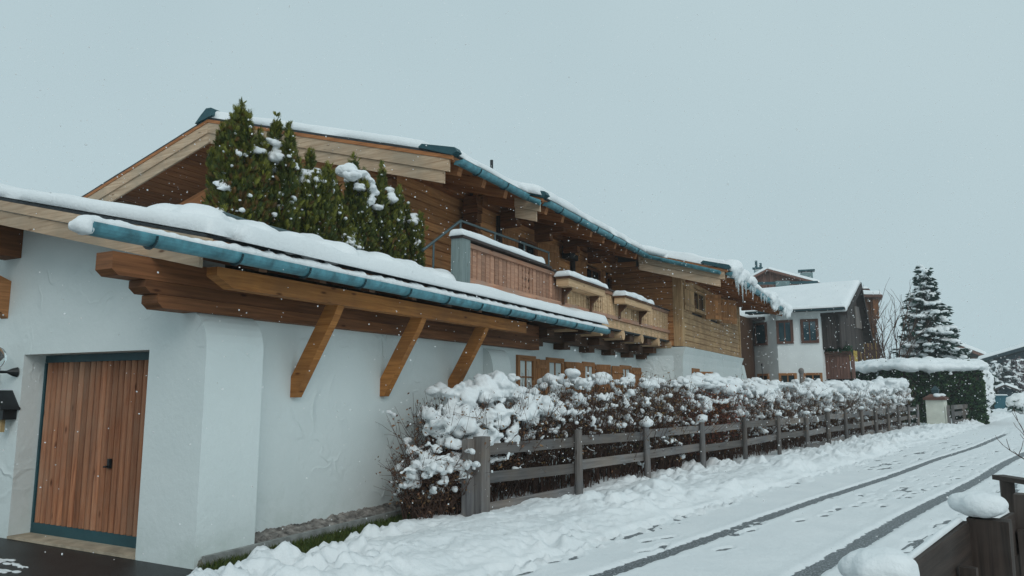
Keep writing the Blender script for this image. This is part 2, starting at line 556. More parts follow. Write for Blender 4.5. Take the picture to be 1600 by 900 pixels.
def snow_slab(name, quad, th, parent, nu=20, nv=20, edge=0.12, amp=0.25, seed=1, over=0.0, fs=2.0, droop=0.0):
    """snow lying on a surface given by 4 corners p00,p10,p11,p01 (u then v); closed, rounded at its edges"""
    q = [np.array(p, float) for p in quad]
    u = np.linspace(0, 1, nu + 1); v = np.linspace(0, 1, nv + 1)
    u = u - np.sin(2 * np.pi * u) / (2 * np.pi) * 0.6; v = v - np.sin(2 * np.pi * v) / (2 * np.pi) * 0.6
    U, W = np.meshgrid(u, v, indexing='ij')
    def sp(U, W):
        return (q[0] * ((1 - U) * (1 - W))[..., None] + q[1] * (U * (1 - W))[..., None]
                + q[2] * (U * W)[..., None] + q[3] * ((1 - U) * W)[..., None])
    Pn = sp(U, W)
    Lu = np.linalg.norm(q[1] - q[0]); Lv = np.linalg.norm(q[3] - q[0])
    e = np.minimum(np.minimum(U, 1 - U) * Lu, np.minimum(W, 1 - W) * Lv)
    k = np.clip(e / edge, 0, 1)
    prof = np.sqrt(1 - (1 - k) ** 2)
    nz = fbm(U * Lu * fs + seed * 3.7, W * Lv * fs + seed * 1.3, seed, 4)
    top = Pn.copy()
    top[..., 2] += th * prof * (1 + amp * 2 * (nz - 0.5)) + 0.004
    # wavering overhang
    if over:
        wv = (fbm(U * Lu * 3 + 9, W * Lv * 3, seed + 5, 3) - 0.35) * over
        cen = (q[0] + q[1] + q[2] + q[3]) / 4
        dv = Pn - cen; dv[..., 2] = 0
        dv /= np.maximum(np.linalg.norm(dv, axis=-1, keepdims=True), 1e-6)
        near = np.clip(1 - e / (edge * 1.5), 0, 1)
        top += dv * (wv * near)[..., None]
        top[..., 2] -= droop * near
    bot = Pn.copy(); bot[..., 2] += 0.003
    nU, nV = nu + 1, nv + 1
    V = np.concatenate([top.reshape(-1, 3), bot.reshape(-1, 3)])
    I = np.arange(nU * nV).reshape(nU, nV)
    a = I[:-1, :-1].ravel(); b = I[1:, :-1].ravel(); c = I[1:, 1:].ravel(); d = I[:-1, 1:].ravel()
    F = [np.stack([a, b, c, d], 1), np.stack([d, c, b, a], 1) + nU * nV]
    off = nU * nV
    for line in (I[:, 0], I[-1, :], I[::-1, -1], I[0, ::-1]):
        F.append(np.stack([line[:-1] + off, line[1:] + off, line[1:], line[:-1]], 1))
    me = np_mesh(name, V, np.concatenate(F), 'snow', smooth=True)
    return link(name, me, parent)

# ================================================================== THE GROUND
UA = R(12.7)
UX, UY = math.sin(UA), math.cos(UA)          # along the road
def st(x, y):
    return x * UX + y * UY, x * UY - y * UX
def xy(s, t):
    return s * UX + t * UY, s * UY - t * UX
def structure(o):
    o['kind'] = 'structure'
    return o

g = MB()
n = 48
ring = [(700 * math.cos(2 * math.pi * k / n), 700 * math.sin(2 * math.pi * k / n), -0.035) for k in range(n)]
g.add(ring, [tuple(range(n))])
structure(obj('ground', g, 'snow'))
g = MB()
pts = [xy(s, t) for s, t in [(-8, -5.3), (-8, -0.6), (40, -0.6), (40, -5.5)]]
g.add([(p[0], p[1], 0.0) for p in pts], [(0, 1, 2, 3)])
structure(obj('road', g, 'asphalt'))
g = MB()
g.add([(-18, -3, 0.004), (-5.1, -3, 0.004), (-5.1, 4.83, 0.004), (-18, 4.83, 0.004)], [(0, 1, 2, 3)])
g.add([(-18, 4.83, 0.004), (-5.9, 4.83, 0.004), (-5.9, 4.89, 0.004), (-18, 4.89, 0.004)], [(0, 1, 2, 3)])
structure(obj('driveway', g, 'wet_asphalt'))
g = MB()
g.add([(-5.9, 4.84, 0.006), (-4.9, 4.84, 0.006), (-4.9, 9.6, 0.006), (-5.9, 9.6, 0.006)], [(0, 1, 2, 3)])
structure(obj('lawn_strip', g, 'soil'))

FOOT = [(820, 897), (862, 880), (897, 873), (800, 890), (1008, 863), (1034, 856), (1012, 847), (1042, 842), (1150, 837), (1172, 831), (1157, 824), (1186, 820),
        (1288, 807), (1300, 800), (1310, 796), (1336, 792), (1352, 786), (1420, 778), (1428, 772), (1448, 767), (1462, 761), (1398, 768), (1375, 782),
        (1480, 757), (1497, 748), (1510, 744), (1530, 738), (1548, 733), (1130, 860), (1345, 775), (1300, 780), (1460, 745), (1500, 735), (1520, 728), (1545, 722), (1380, 792), (1250, 815)]
def snowfield():
    s = [2.0]
    while s[-1] < 95:
        s.append(s[-1] + max(0.03, 0.005 * s[-1]))
    s = np.array(s)
    t = np.concatenate([np.arange(-9.5, -7, 0.09), np.arange(-7, 0.2, 0.025), np.arange(0.2, 9, 0.12)])
    S, T = np.meshgrid(s, t, indexing='ij')
    X = S * UX + T * UY; Y = S * UY - T * UX
    n1 = fbm(S * 1.2, T * 1.2, 3, 3) - 0.5
    nf = fbm(S * 14, T * 14, 11, 3) - 0.5
    h = 0.017 + 0.006 * n1 + 0.008 * nf
    # wheel tracks, driven into the thin snow
    fade = 1 - sstep(30, 42, S)
    fr = fbm(S * 22, T * 22, 23, 2) - 0.5
    for tc, wd, k in ((-3.84, 0.105, 1.0), (-2.46, 0.115, 1.0)):
        bend = tc - np.clip(S - 26, 0, 99) ** 2 * 0.004
        dd = np.abs(T - bend + 0.025 * np.sin(S * 0.7)) + 0.05 * fr
        dip = 1 - sstep(wd * 0.8, wd * 1.15, dd)
        h = h * (1 - dip * fade) + dip * fade * (-0.006 + 0.016 * np.clip(fr, -.3, .5))
        # pushed-up lip
        h += 0.006 * np.exp(-((dd - wd * 1.5) / 0.05) ** 2) * fade
    # slushy scuffed patches
    pat = fbm(S * 2.4, T * 13, 41, 4)
    zone = sstep(-2.25, -2.0, T) * (1 - sstep(-1.3, -1.0, T)) * sstep(4, 6, S) * (1 - sstep(14, 22, S))
    h -= 0.024 * sstep(0.48, 0.70, pat) * zone
    pat2 = fbm(S * 2.2, T * 12, 43, 4)
    zone2 = sstep(-5.1, -4.9, T) * (1 - sstep(-4.2, -4.05, T)) * sstep(15, 18, S) * (1 - sstep(26, 30, S))
    h -= 0.028 * sstep(0.55, 0.66, pat2) * zone2
    zone3 = sstep(-3.6, -3.4, T) * (1 - sstep(-2.9, -2.6, T)) * sstep(10, 14, S) * (1 - sstep(24, 30, S))
    h -= 0.022 * sstep(0.6, 0.68, pat2) * zone3
    # footprints
    for i, (px, py) in enumerate(FOOT):
        gx, gy, _ = G(px, py)
        fs_, ft = st(gx, gy)
        a = R(12) * math.sin(i * 2.1)
        ds = (S - fs_) * math.cos(a) + (T - ft) * math.sin(a); dt = -(S - fs_) * math.sin(a) + (T - ft) * math.cos(a)
        q = np.sqrt((ds / 0.17) ** 2 + (dt / 0.062) ** 2)
        dip = 1 - sstep(0.75, 1.1, q + 0.5 * fr)
        h = h * (1 - dip) + dip * (-0.004)
        h += 0.007 * np.exp(-((q - 1.25) / 0.22) ** 2)
    # shovelled bank along the fence
    te = -4.62 - 0.033 * (S - 5.5) + 0.22 * (fbm(S * 0.9, S * 0 + 2, 51, 3) - 0.5) + 0.16 * (fbm(S * 5, S * 0 + 5, 52, 3) - 0.5)
    d = te - T
    lump = fbm(S * 5.5, T * 5.5, 61, 4)
    big = fbm(S * 1.1, T * 1.6, 66, 3)
    crumb = np.abs(fbm(S * 9, T * 9, 67, 3) - 0.5)
    bank = 0.055 * sstep(0, 0.07, d) + 0.09 * sstep(0.05, 0.5, d) - 0.09 * sstep(0.8, 1.9, d) + sstep(0, 0.25, d) * (0.20 * (lump - 0.45) * (0.15 + 1.9 * sstep(.35, .75, fbm(S * .8, T * .9, 64, 2))) + 0.20 * (big - 0.5) + 0.10 * (0.2 - crumb))
    h = np.where(d > 0, np.maximum(h, 0.012) + np.maximum(bank, 0.01), h)
    # thrown crumbs at the foot of the bank
    cz = np.exp(-((d + 0.08) / 0.10) ** 2)
    cr_ = vnoise(S * 13, T * 13, 71)
    h += cz * 0.06 * sstep(0.62, 0.85, cr_) * (1 - sstep(35, 45, S))
    h -= cz * 0.03 * sstep(0.55, 0.3, vnoise(S * 4, T * 4, 73)) * (d < 0)
    # right-hand verge and the heap behind the dark fence
    e = T + 1.02 + 0.2 * n1
    h += 0.05 * sstep(0, 0.25, e) + sstep(0.0, 0.4, e) * 0.05 * (lump - .4)
    h += 0.34 * sstep(0.55, 1.5, e) * (1 - sstep(10, 14, S)) + 0.1 * sstep(.5, 2, e) * (big - .4)
    # far part: the whole road lies under snow
    h += 0.03 * sstep(36, 46, S)
    # strip by the garage wall stays green
    xe = np.interp(Y, [2, 4.6, 4.84, 5.25, 5.95, 7.95, 9.1, 9.8], [-5.2, -5.28, -5.40, -5.32, -5.28, -5.40, -5.60, -5.95]) + 0.14 * (lump - 0.5) + .06 * fr
    k = sstep(-0.06, 0.05, X - xe)
    inn = Y < 9.7
    low = np.where(Y < 4.9, -0.05, -0.05)
    h = np.where(inn, h * k + low * (1 - k), h)
    # a lump at the corner of the drive
    lx, ly, _ = G(392, 895)
    h += 0.13 * np.exp(-(((X - lx) / 0.14) ** 2 + ((Y - ly) / 0.12) ** 2))
    # borders sink under the wide sheet
    bd = np.minimum(np.minimum(S - 2, 95 - S) / 1.0, np.minimum(T + 9.5, 9 - T) / 0.5)
    h = h - 0.2 * (1 - sstep(0, 1, bd))
    V = np.stack([X, Y, h], -1).reshape(-1, 3)
    a_, b_ = S.shape
    I = np.arange(a_ * b_).reshape(a_, b_)
    F = np.stack([I[:-1, :-1].ravel(), I[:-1, 1:].ravel(), I[1:, 1:].ravel(), I[1:, :-1].ravel()], 1)
    structure(link('snow_cover', np_mesh('snow_cover', V, F, 'snow', smooth=True)))
snowfield()

for k, (px, py, a_) in enumerate(((6, 878, .16), (26, 884, .09), (36, 888, .06), (10, 894, .14))):
    gx, gy, _ = G(px, py)
    m = MB()
    for q in range(9):
        m.blob((gx + random.uniform(-a_, a_), gy + random.uniform(-a_, a_) * .35, .008), (a_ * random.uniform(.25, .5), a_ * random.uniform(.15, .3), .012), 2)
    o = remeshed('slush_patch', m, .012, 'snow', None, 1)
    tag(o, 'thin scrap of wet snow left on the black drive before the garage', 'slush', 'snow scraps on the drive')

# edging, stones, grass at the foot of the garage wall
e = thing('edging_kerb', 'thin concrete edging between pebbles and grass at garage wall foot', 'kerb', (-5.85, 6.8, 0))
y = 4.95
while y < 9.3:
    obj('kerb_stone', MB().beam((-5.86, y, 0.035), (-5.86, min(y + 0.99, 9.4), 0.035), 0.05, 0.15), 'concrete', e)
    y += 1.0
def stones():
    m = MB()
    for i in range(1500):
        yy = random.uniform(4.95, 9.3)
        x0 = -5.90; x1 = -6.2 if yy > 5.62 else -5.93
        xx = random.uniform(x1, x0)
        r = random.uniform(0.022, 0.06)
        hz = 0.03 + 0.07 * (x0 - xx) / 0.3 + random.random() * 0.03
        vs, fs = ICO[1]
        sx, sy, sz = r * random.uniform(.8, 1.5), r * random.uniform(.8, 1.5), r * random.uniform(.5, .9)
        a = random.random() * 6.28
        ca, sa = math.cos(a), math.sin(a)
        pts = []
        for v in vs:
            x_, y_, z_ = v[0] * sx, v[1] * sy, v[2] * sz
            k = 1 + random.uniform(-.15, .15)
            pts.append((xx + (x_ * ca - y_ * sa) * k, yy + (x_ * sa + y_ * ca) * k, hz + z_ * k))
        m.add(pts, fs)
    o = obj('pebbles', m, 'pebble')
    o['kind'] = 'stuff'
    tag(o, 'bed of grey brown pebbles along the foot of the white garage wall', 'pebbles')
stones()
def grass():
    n = 9000
    yy = RNG.uniform(4.85, 9.4, n); xx = -5.83 + RNG.random(n) ** 1.3 * 0.62
    pos = np.stack([xx, yy, np.full(n, 0.005)], 1)
    TV = np.array([[-.004, 0, 0], [.004, 0, 0], [.0025, .012, .045], [-.0025, .012, .045], [0, .035, .075]])
    TF = np.array([[0, 1, 2], [0, 2, 3], [3, 2, 4]])
    zd = np.stack([RNG.normal(0, .35, n), RNG.normal(0, .35, n), np.ones(n)], 1)
    M = rotmats(zd, RNG.uniform(0, 6.28, n), RNG.uniform(.6, 1.3, n))
    k = RNG.random(n)[:, None]
    col = np.array([[.028, .06, .010]]) * (1 - k) + np.array([[.085, .10, .018]]) * k
    o = scatter('grass', TV, TF, pos, M, 'leaf', col)
    o['kind'] = 'stuff'
    tag(o, 'strip of wet green grass between the edging and the snow', 'grass')
grass()

# ================================================================== helpers for buildings
def subtract(a, b, holes):
    segs = [(a, b)]
    for h0, h1 in holes:
        ns = []
        for s0, s1 in segs:
            if h1 <= s0 or h0 >= s1:
                ns.append((s0, s1)); continue
            if h0 > s0: ns.append((s0, h0))
            if h1 < s1: ns.append((h1, s1))
        segs = ns
    return [s_ for s_ in segs if s_[1] - s_[0] > 0.02]
def log_wall_x(parent, X, y0, y1, z0, z1, ch, mat, holes=(), ztop=None, th=0.09):
    """street-facing wall of stacked logs on plane x=X; holes = (y0,y1,z0,z1)"""
    z = z0; i = 0
    while z < z1 - 0.02:
        zz = min(z + ch, z1)
        hs_ = [(h[0], h[1]) for h in holes if h[2] < zz - 0.02 and h[3] > z + 0.02]
        for a, b in subtract(y0, y1, hs_):
            j = random.uniform(-.006, .006)
            c = 0.018
            poly = [(X - th, a, z), (X + j - c, a, z), (X + j, a, z + c), (X + j, a, zz - c - .006), (X + j - c, a, zz - .006), (X - th, a, zz - .006)]
            obj('log', MB().prism(poly, (0, b - a, 0)), mat, parent)
        z += ch; i += 1
def log_wall_y(parent, Y, xfun, z0, z1, ch, mat, th=0.09):
    """gable-side wall on plane y=Y facing -y; xfun(z) gives x range"""
    z = z0
    while z < z1 - 0.02:
        zz = min(z + ch, z1)
        x0, x1 = xfun(zz)
        if x1 - x0 > 0.1:
            j = random.uniform(-.006, .006); c = 0.018
            poly = [(x0, Y + th, z), (x0, Y + j + c, z), (x0, Y + j, z + c), (x0, Y + j, zz - c - .006), (x0, Y + j + c, zz - .006), (x0, Y + th, zz - .006)]
            obj('log', MB().prism(poly[::-1], (x1 - x0, 0, 0)), mat, parent)
        z += ch
def window_x(parent, X, y0, y1, z0, z1, fmat='shutter', fw=0.07, bars=(1, 1), proud=0.05, depth=0.1):
    """window with frame and pane in a street-facing wall"""
    wn = obj('window', MB().box((X - depth, y0, z0), (X + proud, y0 + fw, z1)).box((X - depth, y1 - fw, z0), (X + proud, y1, z1))
             .box((X - depth, y0 + fw, z1 - fw), (X + proud - .003, y1 - fw, z1)).box((X - depth, y0 + fw, z0), (X + proud + .03, y1 - fw, z0 + fw)), fmat, parent)
    obj('pane', MB().box((X - .02, y0 + fw, z0 + fw), (X - .01, y1 - fw, z1 - fw)), 'glass_dark', wn)
    m = MB()
    for k in range(1, bars[0] + 1):
        yy = y0 + fw + (y1 - y0 - 2 * fw) * k / (bars[0] + 1)
        m.box((X - .008, yy - .018, z0 + fw), (X + .02, yy + .018, z1 - fw))
    for k in range(1, bars[1] + 1):
        zz = z0 + fw + (z1 - z0 - 2 * fw) * k / (bars[1] + 1)
        m.box((X - .006, y0 + fw, zz - .014), (X + .016, y1 - fw, zz + .014))
    if m.v:
        obj('glazing_bar', m, fmat, wn)
    return wn
def shutter_x(parent, X, y0, y1, z0, z1, mat='shutter', angle=0.0):
    """open board shutter lying near the wall; hinge at y0 side; angle swings it off the wall"""
    sh = None
    nb = max(2, round((y1 - y0) / 0.13))
    hy = y0
    def rot(x, yv):
        c, s_ = math.cos(angle), math.sin(angle)
        dy = yv - hy; dx = x - X
        return (X + dx * c + dy * s_, hy + dy * c - dx * s_)
    root = None
    for k in range(nb):
        a = y0 + (y1 - y0) * k / nb + .003; b = y0 + (y1 - y0) * (k + 1) / nb - .003
        pts = [rot(X + .02, a), rot(X + .05, a), rot(X + .05, b), rot(X + .02, b)]
        m = MB().prism([(p[0], p[1], z0) for p in pts], (0, 0, z1 - z0))
        if root is None:
            root = obj('shutter', m, mat, parent)
            for zz in (z0 + .12, z1 - .18):
                pp = [rot(X + .052, y0 + .03), rot(X + .075, y0 + .03), rot(X + .075, y1 - .03), rot(X + .052, y1 - .03)]
                obj('cross_batten', MB().prism([(p[0], p[1], zz) for p in pp], (0, 0, .07)), mat, root)
        else:
            obj('board', m, mat, root)
    return root
def gutter_y(parent, X, y0, y1, z, r=0.075, step=0.85, name='gutter'):
    gt = obj(name, MB().halfpipe((X, y0, z), (X, y1, z), r).box((X - r * .95, y0 - .004, z - r * .8), (X + r * .95, y0, z - .002)).box((X - r * .95, y1, z - r * .8), (X + r * .95, y1 + .004, z - .002)), 'gutter', parent)
    yy = y0 + step * 0.6
    while yy < y1 - 0.1:
        m = MB()
        pts = [(X + (r + .008) * math.cos(a), yy, z + (r + .008) * math.sin(a)) for a in [math.pi * (1 + k / 8) for k in range(9)]]
        for k in range(8):
            m.beam(pts[k], pts[k + 1], .03, .008, (0, 1, 0))
        # up keeps strap flat
        obj('strap', m, 'gutter_dark', gt)
        yy += step
    return gt

# ================================================================== GARAGE
ga = thing('garage', 'white plastered garage with ribbed wooden door and snowy lean-to roof', 'garage', (-8, 5.2, 0))
FY = 4.88
ROOFK = 0.225
EX = -5.28                      # eave line
def gz(x):                      # underside of the garage roof
    return 2.90 + ROOFK * (EX - x) if x < EX else 2.90
wall = MB()
DX0, DX1, DZ = -8.95, -6.74, 2.06
zt = lambda x: gz(x) + 0.02
wall.prism([(-6.2, FY, 0), (DX1, FY, 0), (DX1, FY, zt(DX1)), (-6.2, FY, zt(-6.2))][::-1], (0, .42, 0))
wall.prism([(DX1, FY, DZ), (DX0, FY, DZ), (DX0, FY, zt(DX0)), (DX1, FY, zt(DX1))][::-1], (0, .42, 0))
wall.prism([(DX0, FY, 0), (-15, FY, 0), (-15, FY, 3.0), (-10.4, FY, zt(-10.4)), (DX0, FY, zt(DX0))][::-1], (0, .42, 0))
wall.box((-6.5, FY + .42, 0), (-6.2, 12.6, 2.72))
wall.box((-15, 5.3, 0), (-14.7, 10.5, 2.9))
def buttress(m, y0, y1, x0, x1, zc, ztop):
    """rounded-top buttress standing proud of the wall plane x0 out to x1"""
    poly = [(x0, y0, 0), (x1, y0, 0), (x1, y0, zc)]
    for k in range(1, 9):
        a = math.pi / 2 * k / 8
        poly.append((x0 + (x1 - x0) * math.cos(a), y0, zc + (ztop - zc) * math.sin(a)))
    m.prism(poly[::-1], (0, y1 - y0, 0))
buttress(wall, FY, 5.60, -6.2, -5.90, 2.05, 2.44)
buttress(wall, 10.75, 11.4, -6.2, -6.0, 1.9, 2.36)
obj('wall', wall, 'plaster', ga)
# door leaf: ribbed vertical boards between teal rails
dy = FY + 0.26
dr = obj('garage_door', MB().box((DX0, dy + .03, .02), (DX1, dy + .08, DZ)), 'tealpaint', ga)
obj('door_rail', MB().box((DX0 + .01, dy - .02, .03), (DX1 - .01, dy + .028, .15)), 'tealpaint', dr)
obj('door_rail', MB().box((DX0 + .01, dy - .02, DZ - .085), (DX1 - .01, dy + .028, DZ - .003)), 'tealpaint', dr)
obj('door_stile', MB().box((DX0 + .002, dy - .022, .03), (DX0 + .035, dy + .027, DZ - .09)), 'tealpaint', dr)
nb = 21
bw = (DX1 - DX0 - .06) / nb
for k in range(nb):
    xa = DX0 + .04 + k * bw
    poly = []
    for j in range(7):
        a = math.pi * j / 6
        poly.append((xa + bw * (0.5 - 0.43 * math.cos(a)), dy + .026 - .052 * math.sin(a) ** .8, .152))
    poly += [(xa + bw * .97, dy + .028, .152), (xa + bw * .03, dy + .028, .152)]
    obj('board', MB().prism(poly[::-1], (0, 0, DZ - .24)), 'door', dr)
obj('handle_plate', MB().box((-7.61, dy - .045, .82), (-7.575, dy - .012, .92)), 'black_iron', dr)
obj('handle', MB().tube([(-7.593, dy - .045, .84), (-7.593, dy - .07, .838), (-7.62, dy - .072, .836)], .010, 8), 'black_iron', dr)
obj('threshold', MB().box((DX0 + .003, FY - .01, .008), (DX1 - .003, dy + .03, .035)), 'sill_stone', ga)
# second door at the far left
d2 = obj('side_door', MB().box((-10.5, FY - .02, .05), (-9.42, FY - .003, 2.06)), 'darkwood', ga)
obj('lintel', MB().box((-10.5, FY - .06, 1.99), (-9.38, FY - .021, 2.05)), 'darkwood', d2)
for k in range(7):
    obj('board', MB().box((-10.48 + k * .152, FY - .045, .06), (-10.34 + k * .152, FY - .022, 1.985)), 'shutter', d2)
# stacked purlin logs with stepped ends along the top of the wall
for (y0, za, zb) in ((3.95, 2.66, 2.87), (4.28, 2.54, 2.66), (4.42, 2.41, 2.54)):
    poly = [(-6.27, y0 + .06, za), (-6.27, y0, za + .05), (-6.27, y0, zb - .004), (-6.27, 12.6, zb - .004), (-6.27, 12.6, za)]
    obj('purlin_log', MB().prism(poly[::-1], (.235, 0, 0)), 'brownwood', ga)
# eave beam with chamfered end and the three braces
poly = [(-5.62, 4.80, 2.60), (-5.62, 4.60, 2.70), (-5.62, 4.60, 2.78), (-5.62, 10.95, 2.78), (-5.62, 10.95, 2.60)]
obj('eave_beam', MB().prism(poly[::-1], (.14, 0, 0)), 'honey', ga)
for yb in (6.37, 8.02, 9.71):
    ang = [(-6.2, yb - .07, 1.62), (-6.2, yb - .07, 1.90), (-5.72, yb - .07, 2.71), (-5.52, yb - .07, 2.60)]
    poly = [(-6.203, yb - .055, 1.57), (-6.203, yb - .055, 1.80), (-5.66, yb - .055, 2.70), (-5.52, yb - .055, 2.62), (-5.60, yb - .055, 2.46), (-6.13, yb - .055, 1.57)]
    obj('brace', MB().prism(poly[::-1], (0, .11, 0)), 'honey', ga)
# left purlin and its brace at the edge of the picture
obj('purlin', MB().box((-9.55, 3.9, 3.22), (-9.2, 4.878, 3.62)), 'brownwood', ga)
obj('brace', MB().prism([(-9.5, 4.878, 2.5), (-9.5, 4.878, 2.95), (-9.5, 4.25, 3.2), (-9.5, 4.05, 3.2)], (.14, 0, 0)), 'shutter', ga)
# rafters, deck, verge boards
VY = 4.30
yy = 4.95
while yy < 13.9:
    obj('rafter', MB().beam((EX + .02, yy, gz(EX) - .075), (-6.7, yy, gz(-6.7) - .075), .1, .13), 'dark_shade_wood', ga)
    yy += 0.82
roof = MB()
def slab(m, xa, xb, ya, yb, zf, th):
    poly = [(xa, ya, zf(xa)), (xb, ya, zf(xb)), (xb, ya, zf(xb) + th), (xa, ya, zf(xa) + th)]
    m.prism(poly[::-1] if xa < xb else poly, (0, yb - ya, 0))
slab(roof, -10.4, EX, VY + .05, 5.6, gz, .07)
slab(roof, -6.75, EX, 5.6, 14.05, gz, .07)
zl = lambda x: gz(-10.4) - .225 * (-10.4 - x)
slab(roof, -15.4, -10.4, VY + .05, 9.5, zl, .07)
rf = obj('roof', roof, 'soffit', ga)
tl = MB()
slab(tl, -10.4, EX - .02, VY + .005, 5.6, lambda x: gz(x) + .072, .035)
slab(tl, -6.75, EX - .02, 5.6, 14.05, lambda x: gz(x) + .072, .035)
slab(tl, -15.4, -10.4, VY + .005, 9.5, lambda x: zl(x) + .072, .035)
obj('roof_covering', tl, 'tile_edge', rf)
def vboard(x0, x1, zf, y, dz0, dz1, t, name, mat, par):
    poly = [(x0, y, zf(x0) + dz0), (x1, y, zf(x1) + dz0), (x1, y, zf(x1) + dz1), (x0, y, zf(x0) + dz1)]
    return obj(name, MB().prism(poly[::-1] if x0 < x1 else poly, (0, t, 0)), mat, par)
vboard(-10.4, EX + .03, gz, VY, -.04, .068, .045, 'verge_board', 'verge', rf)
vboard(-10.4, EX - .10, gz, VY + .018, -.20, -.043, .04, 'verge_board', 'verge', rf)
vboard(-15.4, -10.405, zl, VY, -.04, .068, .045, 'verge_board', 'verge', rf)
vboard(-15.4, -10.405, zl, VY + .018, -.20, -.043, .04, 'verge_board', 'verge', rf)
obj('terrace_slab', MB().box((-12, 5.62, 3.12), (-6.76, 9.82, 3.26)), 'concrete', ga)
gutter_y(ga, EX + .06, 3.20, 14.1, 2.865, .082, .86)
zs = lambda x: gz(x) + .108
snow_slab('snow_layer', [(-10.35, VY + .0, zs(-10.35)), (EX + .03, VY + .0, zs(EX + .03)), (EX + .03, 5.8, zs(EX + .03)), (-10.35, 5.8, zs(-10.35))], .15, ga, 60, 26, .09, .18, 3, .05)
snow_slab('snow_layer', [(-15.3, VY, zl(-15.3) + .11), (-10.4, VY, zl(-10.4) + .11), (-10.4, 9.4, zl(-10.4) + .11), (-15.3, 9.4, zl(-15.3) + .11)], .16, ga, 20, 20, .1, .2, 4)
snow_slab('snow_layer', [(EX + .13, 4.55, zs(EX + .06) - .035), (EX + .13, 14.06, zs(EX + .06) - .035), (-6.05, 14.06, zs(-6.05)), (-6.05, 4.55, zs(-6.05))][::-1], .15, ga, 36, 150, .07, .45, 5, .06, 1.6)
# ridge of thicker snow pushed up against the terrace, sliding lumps over the gutter
m = MB()
yy = 4.7
while yy < 13.4:
    fade_ = 1 - max(0, (yy - 9.5)) / 6
    m.blob((-5.95 + random.uniform(-.12, .12), yy, zs(-5.95) + .06), (.33, .3, (.16 + .07 * random.random()) * fade_), 2)
    if yy < 9.8:
        m.blob((-6.4 + random.uniform(-.1, .1), yy, zs(-6.4) + .06), (.33, .3, .17 + .08 * random.random()), 2)
    yy += .17
for yy, r_ in ((5.05, .16), (5.3, .2), (5.6, .22), (5.9, .2), (6.1, .15), (4.8, .15)):
    m.blob((-5.42, yy, zs(-5.42) + .05), (r_ * 1.0, r_ * 1.2, r_ * .7), 2)
remeshed('snow_drift', m, .03, 'snow', ga, 6, .02, 3.5)
m = MB()
yy = 3.2
while yy < 4.35:
    m.blob((EX + .05, yy, 2.865 + .02), (.072, .08, .045 + random.random() * .02), 2); yy += .06
for k in range(9):
    m.blob((EX + .05 + random.uniform(-.05, .05), 3.16 + random.uniform(-.05, .07), 2.86 + random.uniform(-.05, .03)), .045, 2)
yy = 4.4
while yy < 14.05:
    m.blob((EX + .055, yy, 2.865 + .03), (.078, .09, .05 + random.random() * .03), 2); yy += .08
remeshed('gutter_snow', m, .018, 'snow', ga, 4, .006, 14)

# things on the garage front
wl = thing('wall_lamp', 'clear glass globe lamp on a black arm beside the garage door', 'lamp', (-9.1, FY, 1.86))
obj('arm', MB().tube([(-9.06, FY - .002, 1.86), (-9.07, FY - .05, 1.86), (-9.08, FY - .10, 1.862)], [.06, .045, .018], 10).tube([(-9.08, FY - .09, 1.86), (-9.12, FY - .25, 1.86)], .016, 8), 'black_iron', wl)
obj('cup', MB().tube([(-9.12, FY - .25, 1.845), (-9.12, FY - .25, 1.89)], [.06, .05], 12), 'black_iron', wl)
gm = MB(); gm.blob((-9.12, FY - .25, 2.02), .14, 3)
obj('globe', gm, 'clear_glass', wl, True)
bm_ = MB(); bm_.blob((-9.12, FY - .25, 2.0), (.035, .035, .055), 2)
obj('bulb', bm_, 'bulb', wl, True)
bh = thing('bird_house', 'small black gabled box hung on the wall below globe lamp', 'bird house', (-9.1, FY, 1.35))
poly = [(-9.27, FY - .15, 1.32), (-8.99, FY - .15, 1.32), (-8.99, FY - .15, 1.46), (-9.13, FY - .15, 1.62), (-9.27, FY - .15, 1.46)]
obj('body', MB().prism(poly[::-1], (0, .148, 0)), 'black_iron', bh)
obj('roof', MB().beam((-9.13, FY - .10, 1.645), (-8.94, FY - .10, 1.435), .21, .02, (1, 0, 1)).beam((-9.13, FY - .10, 1.645), (-9.32, FY - .10, 1.435), .21, .02, (-1, 0, 1)), 'black_iron', bh)
obj('perch', MB().box((-9.12, FY - .12, 1.18), (-9.06, FY - .08, 1.318)), 'copper_tag', bh)

# ================================================================== CHALET
ch = thing('chalet', 'timber chalet with snowy stepped roof above white plastered ground floor', 'house', (-10, 16, 0))
RX, RZ, RK = -11.66, 6.96, 0.283
def rz(x):
    return RZ - RK * abs(x - RX)
low = MB()
LX = -6.35
BX, BY0, BY1 = -5.2, 19.95, 28.45
low.box((-16, 10.0, 0), (LX, 19.95, 2.75))
poly = [(LX - .1, BY0, 0), (BX, BY0, 0), (BX, BY0, 2.45), (BX + .03, BY0, 2.65), (BX + .10, BY0, 2.84), (LX - .1, BY0, 2.84)]
low.prism(poly[::-1], (0, BY1 - BY0, 0))
low.box((-16, BY0, 0), (LX - .1, BY1, 2.84))
